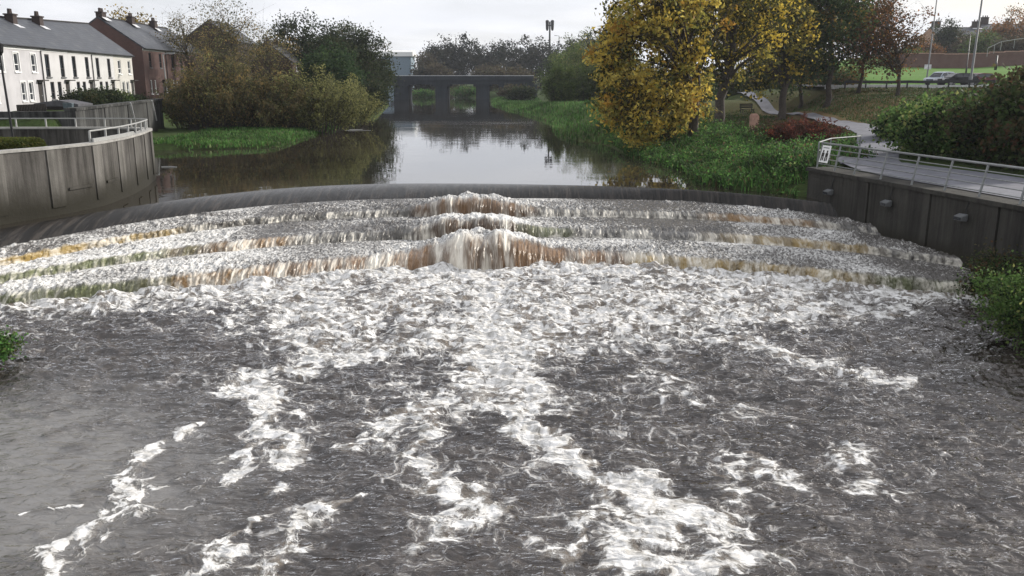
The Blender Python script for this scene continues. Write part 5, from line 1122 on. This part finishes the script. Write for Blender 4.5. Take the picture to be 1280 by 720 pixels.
house_block('brick_house', 'dark steep gabled house glimpsed above the brown willows', (x1, 134, z), R_(92), 12, x1-x, zat(52, 134)-z, zat(27, 134)-z, M['chimney'], M['slate'], [(3, 4.3, .9, 1.4, 1), (8, 4.3, .9, 1.4, 1)], [(5.5, 1, 2.1)])
# street light, picket fence, shed, hedge, bins in front of the houses
x, y, _ = PD(210, 125, 98); lp = thing('street_lamp', 'pale street lamp post in front of the brick houses', 'street lamp', (x, y, tz(x, y))); H = zat(68, 98)-tz(x, y)
MB().tube([(0, 0, -.2), (0, 0, 1.1), (0, 0, 1.15), (-.12, 0, H)], [.11, .11, .08, .06], 10).build('pole', M['galv'], lp); lamp_head(lp, (-.12, 0, H), (1, .1), .7, M['galv'])
def ground_at(px, Y): x = PD(px, 130, Y)[0]; return (x, Y, tz(x, Y))
f0, f1 = ground_at(20, 66), ground_at(57, 69); pf = thing('picket_fence', 'dark upright board fence in front of the nearest white house', 'fence', f0); o_ = Vector(f0)
m = MB(); d_ = Vector(f1)-o_; n = int(d_.length/.16); zt = zat(130.5, 67)
for k in range(n): v = o_+d_*(k/n); m.box(v.x-o_.x, v.x-o_.x+.11, v.y-o_.y, v.y-o_.y+.03, -.6, zt-o_.z)
m.build('boards', M['dark_wood'], pf); MB().bar((0, .06, zt-o_.z-.35), tuple(d_+Vector((0, .06, zt-o_.z-.35-d_.z))), .05, .1).build('rail', M['dark_wood'], pf)
x, y, z = ground_at(70, 70); sh = thing('garden_shed', 'low black shed behind the promenade railing', 'shed', (x, y, z)); zt = zat(126, 70)-z
MB().box(-1.5, 1.6, 0, 2.2, -.5, zt-.45).build('wall', M['dark_wood'], sh); MB().prism([(-1.7, zt-.44), (1.8, zt-.44), (1.8, zt-.25), (.2, zt+.05), (-1.7, zt-.2)], 1, -.15, 2.35).build('roof', M['asphalt'], sh)
for k, (px, lab) in enumerate(((84, 'left blue grey wheelie bin by the black shed'), (89.5, 'right blue grey wheelie bin by the black shed'))):
    x, y, z = PD(px, 142, 66); bn = thing('wheelie_bin', lab, 'bin', (x, y, z), 0, 'bins by the shed'); bn.scale = (.6, .6, .75); pm = plain('bin_plastic', (.06, .085, .10), .5)
    MB().prism([(-.22, 0), (.22, 0), (.28, .95), (-.28, .95)], 1, -.28, .28).build('bin_body', pm, bn, bevel=.02); MB().prism([(-.30, .953), (.30, .953), (.28, 1.03), (-.28, 1.06)], 1, -.31, .31).build('lid', pm, bn)
for i, (px, Y, top, r, lab) in enumerate(((107, 74, 117, 1.7, 'dark rounded garden bush left of the hedge'), (124, 76, 113, 2.0, 'tall dark garden bush in front of the white row'), (140, 79, 117, 1.6, 'green garden bush above the retaining wall'), (160, 82, 122, 2.0, 'grey green low bush at the end of the white row'))):
    x, y, z = ground_at(px, Y)
    tree('garden_bush', lab, (x, y, z-.3), zat(top, Y), x, (r, r*.8), 200+i, DRK if i != 2 else BRM, n_cl=110, per=60, leaf=.17, clr=.32, tr=.05, zlow=z, limbs=12, cat='bush', group='garden bushes by the houses', fork=.1)
x, y, _ = P(212, 209, ZU); db = thing('driftwood', 'pale stick snagged on the water near the quay end', 'branch', (x, y, ZU))
MB().tube([(-.5, 0, .02), (0, .05, .03), (.45, -.05, .02)], [.03, .04, .02], 6).build('stem', M['rail_white'], db); MB().tube([(.1, .05, .05), (.2, .02, -.25)], [.04, .03], 6).build('twig', M['rail_white'], db)
x, y, _ = P(447, 163, ZU)
db = thing('driftwood', 'flat drift of pale sticks at the left river bend', 'branch', (x, y, ZU)); MB().tube([(-1.6, 0, .0), (0, .2, .02), (1.4, -.1, .01)], [.03, .04, .02], 6).build('stem', M['rail_white'], db); MB().tube([(-1, .1, .05), (.4, .8, .06)], [.05, .03], 6).build('twig', M['rail_white'], db)
# ------------------------------------------------------------------ sky, sun, air, render settings
SUN = Vector((.80, .46, .42)).normalized()
w = bpy.data.worlds.new('World'); S.world = w; w.use_nodes = True; nt = w.node_tree; nt.nodes.clear()
class WT(NT):
    def __init__(s, tree): s.t = tree
t = WT(nt); out = nt.nodes.new('ShaderNodeOutputWorld')
sky = nt.nodes.new('ShaderNodeTexSky'); sky.sky_type = 'NISHITA'; sky.sun_disc = False
sky.sun_elevation = math.asin(SUN.z); sky.sun_rotation = math.atan2(SUN.x, SUN.y); sky.dust_density = 2.5; sky.air_density = 1.0
d = t.n('TexCoord').outputs['Generated']; sp = t.n('SeparateXYZ', None, i0=d)
zz = t.math('ADD', t.math('MAXIMUM', sp.outputs[2], 0.0), .12)
pc = t.n('CombineXYZ', None, X=t.math('DIVIDE', sp.outputs[0], zz), Y=t.math('DIVIDE', sp.outputs[1], zz), Z=0.0)
cl = t.noise(pc, .38, 6, .55, dist=.4); cl2 = t.noise(pc, 1.1, 4, .5)
cover = t.ss(t.math('ADD', cl.outputs[0], t.math('MULTIPLY', cl2.outputs[0], .2)), .36, .66, .55, 1.0)
cloudc = t.mix(t.ss(cl2.outputs[0], .35, .7), (8.7, 8.9, 9.4), (9.5, 9.6, 9.9))
bg = t.n('Background', None, Color=t.mix(cover, sky, cloudc), Strength=.1)
nt.links.new(bg.outputs[0], out.inputs['Surface'])
sl = bpy.data.lights.new('sun', 'SUN'); sl.energy = 4.4; sl.angle = R_(2.0); sl.color = (1, .95, .87)
so = bpy.data.objects.new('sun', sl); COL.objects.link(so); so.rotation_euler = (-SUN).to_track_quat('-Z', 'Y').to_euler(); so.location = SUN*100
HAZE = .00018
if HAZE:
    t = NT('haze'); v = t.n('VolumePrincipled', None, Color=(.86, .90, 1.0), Density=HAZE, Anisotropy=.35); t.put(t.out.inputs['Volume'], v)
    ho = MB().box(-330, 330, -40, 620, -4, 60).build('haze', t.m); tag(ho, 'thin autumn haze over the river', 'haze', kind='stuff')
S.render.engine = 'CYCLES'
c = S.cycles; c.use_denoising = True; c.max_bounces = 6; c.diffuse_bounces = 3; c.glossy_bounces = 3; c.transmission_bounces = 3; c.volume_bounces = 0; c.transparent_max_bounces = 6
c.sample_clamp_indirect = 5.0; c.sample_clamp_direct = 3.0; c.use_adaptive_sampling = True; c.adaptive_threshold = .015
S.view_settings.view_transform = 'Standard'; S.view_settings.look = 'None'; S.view_settings.exposure = .10; S.view_settings.gamma = 1
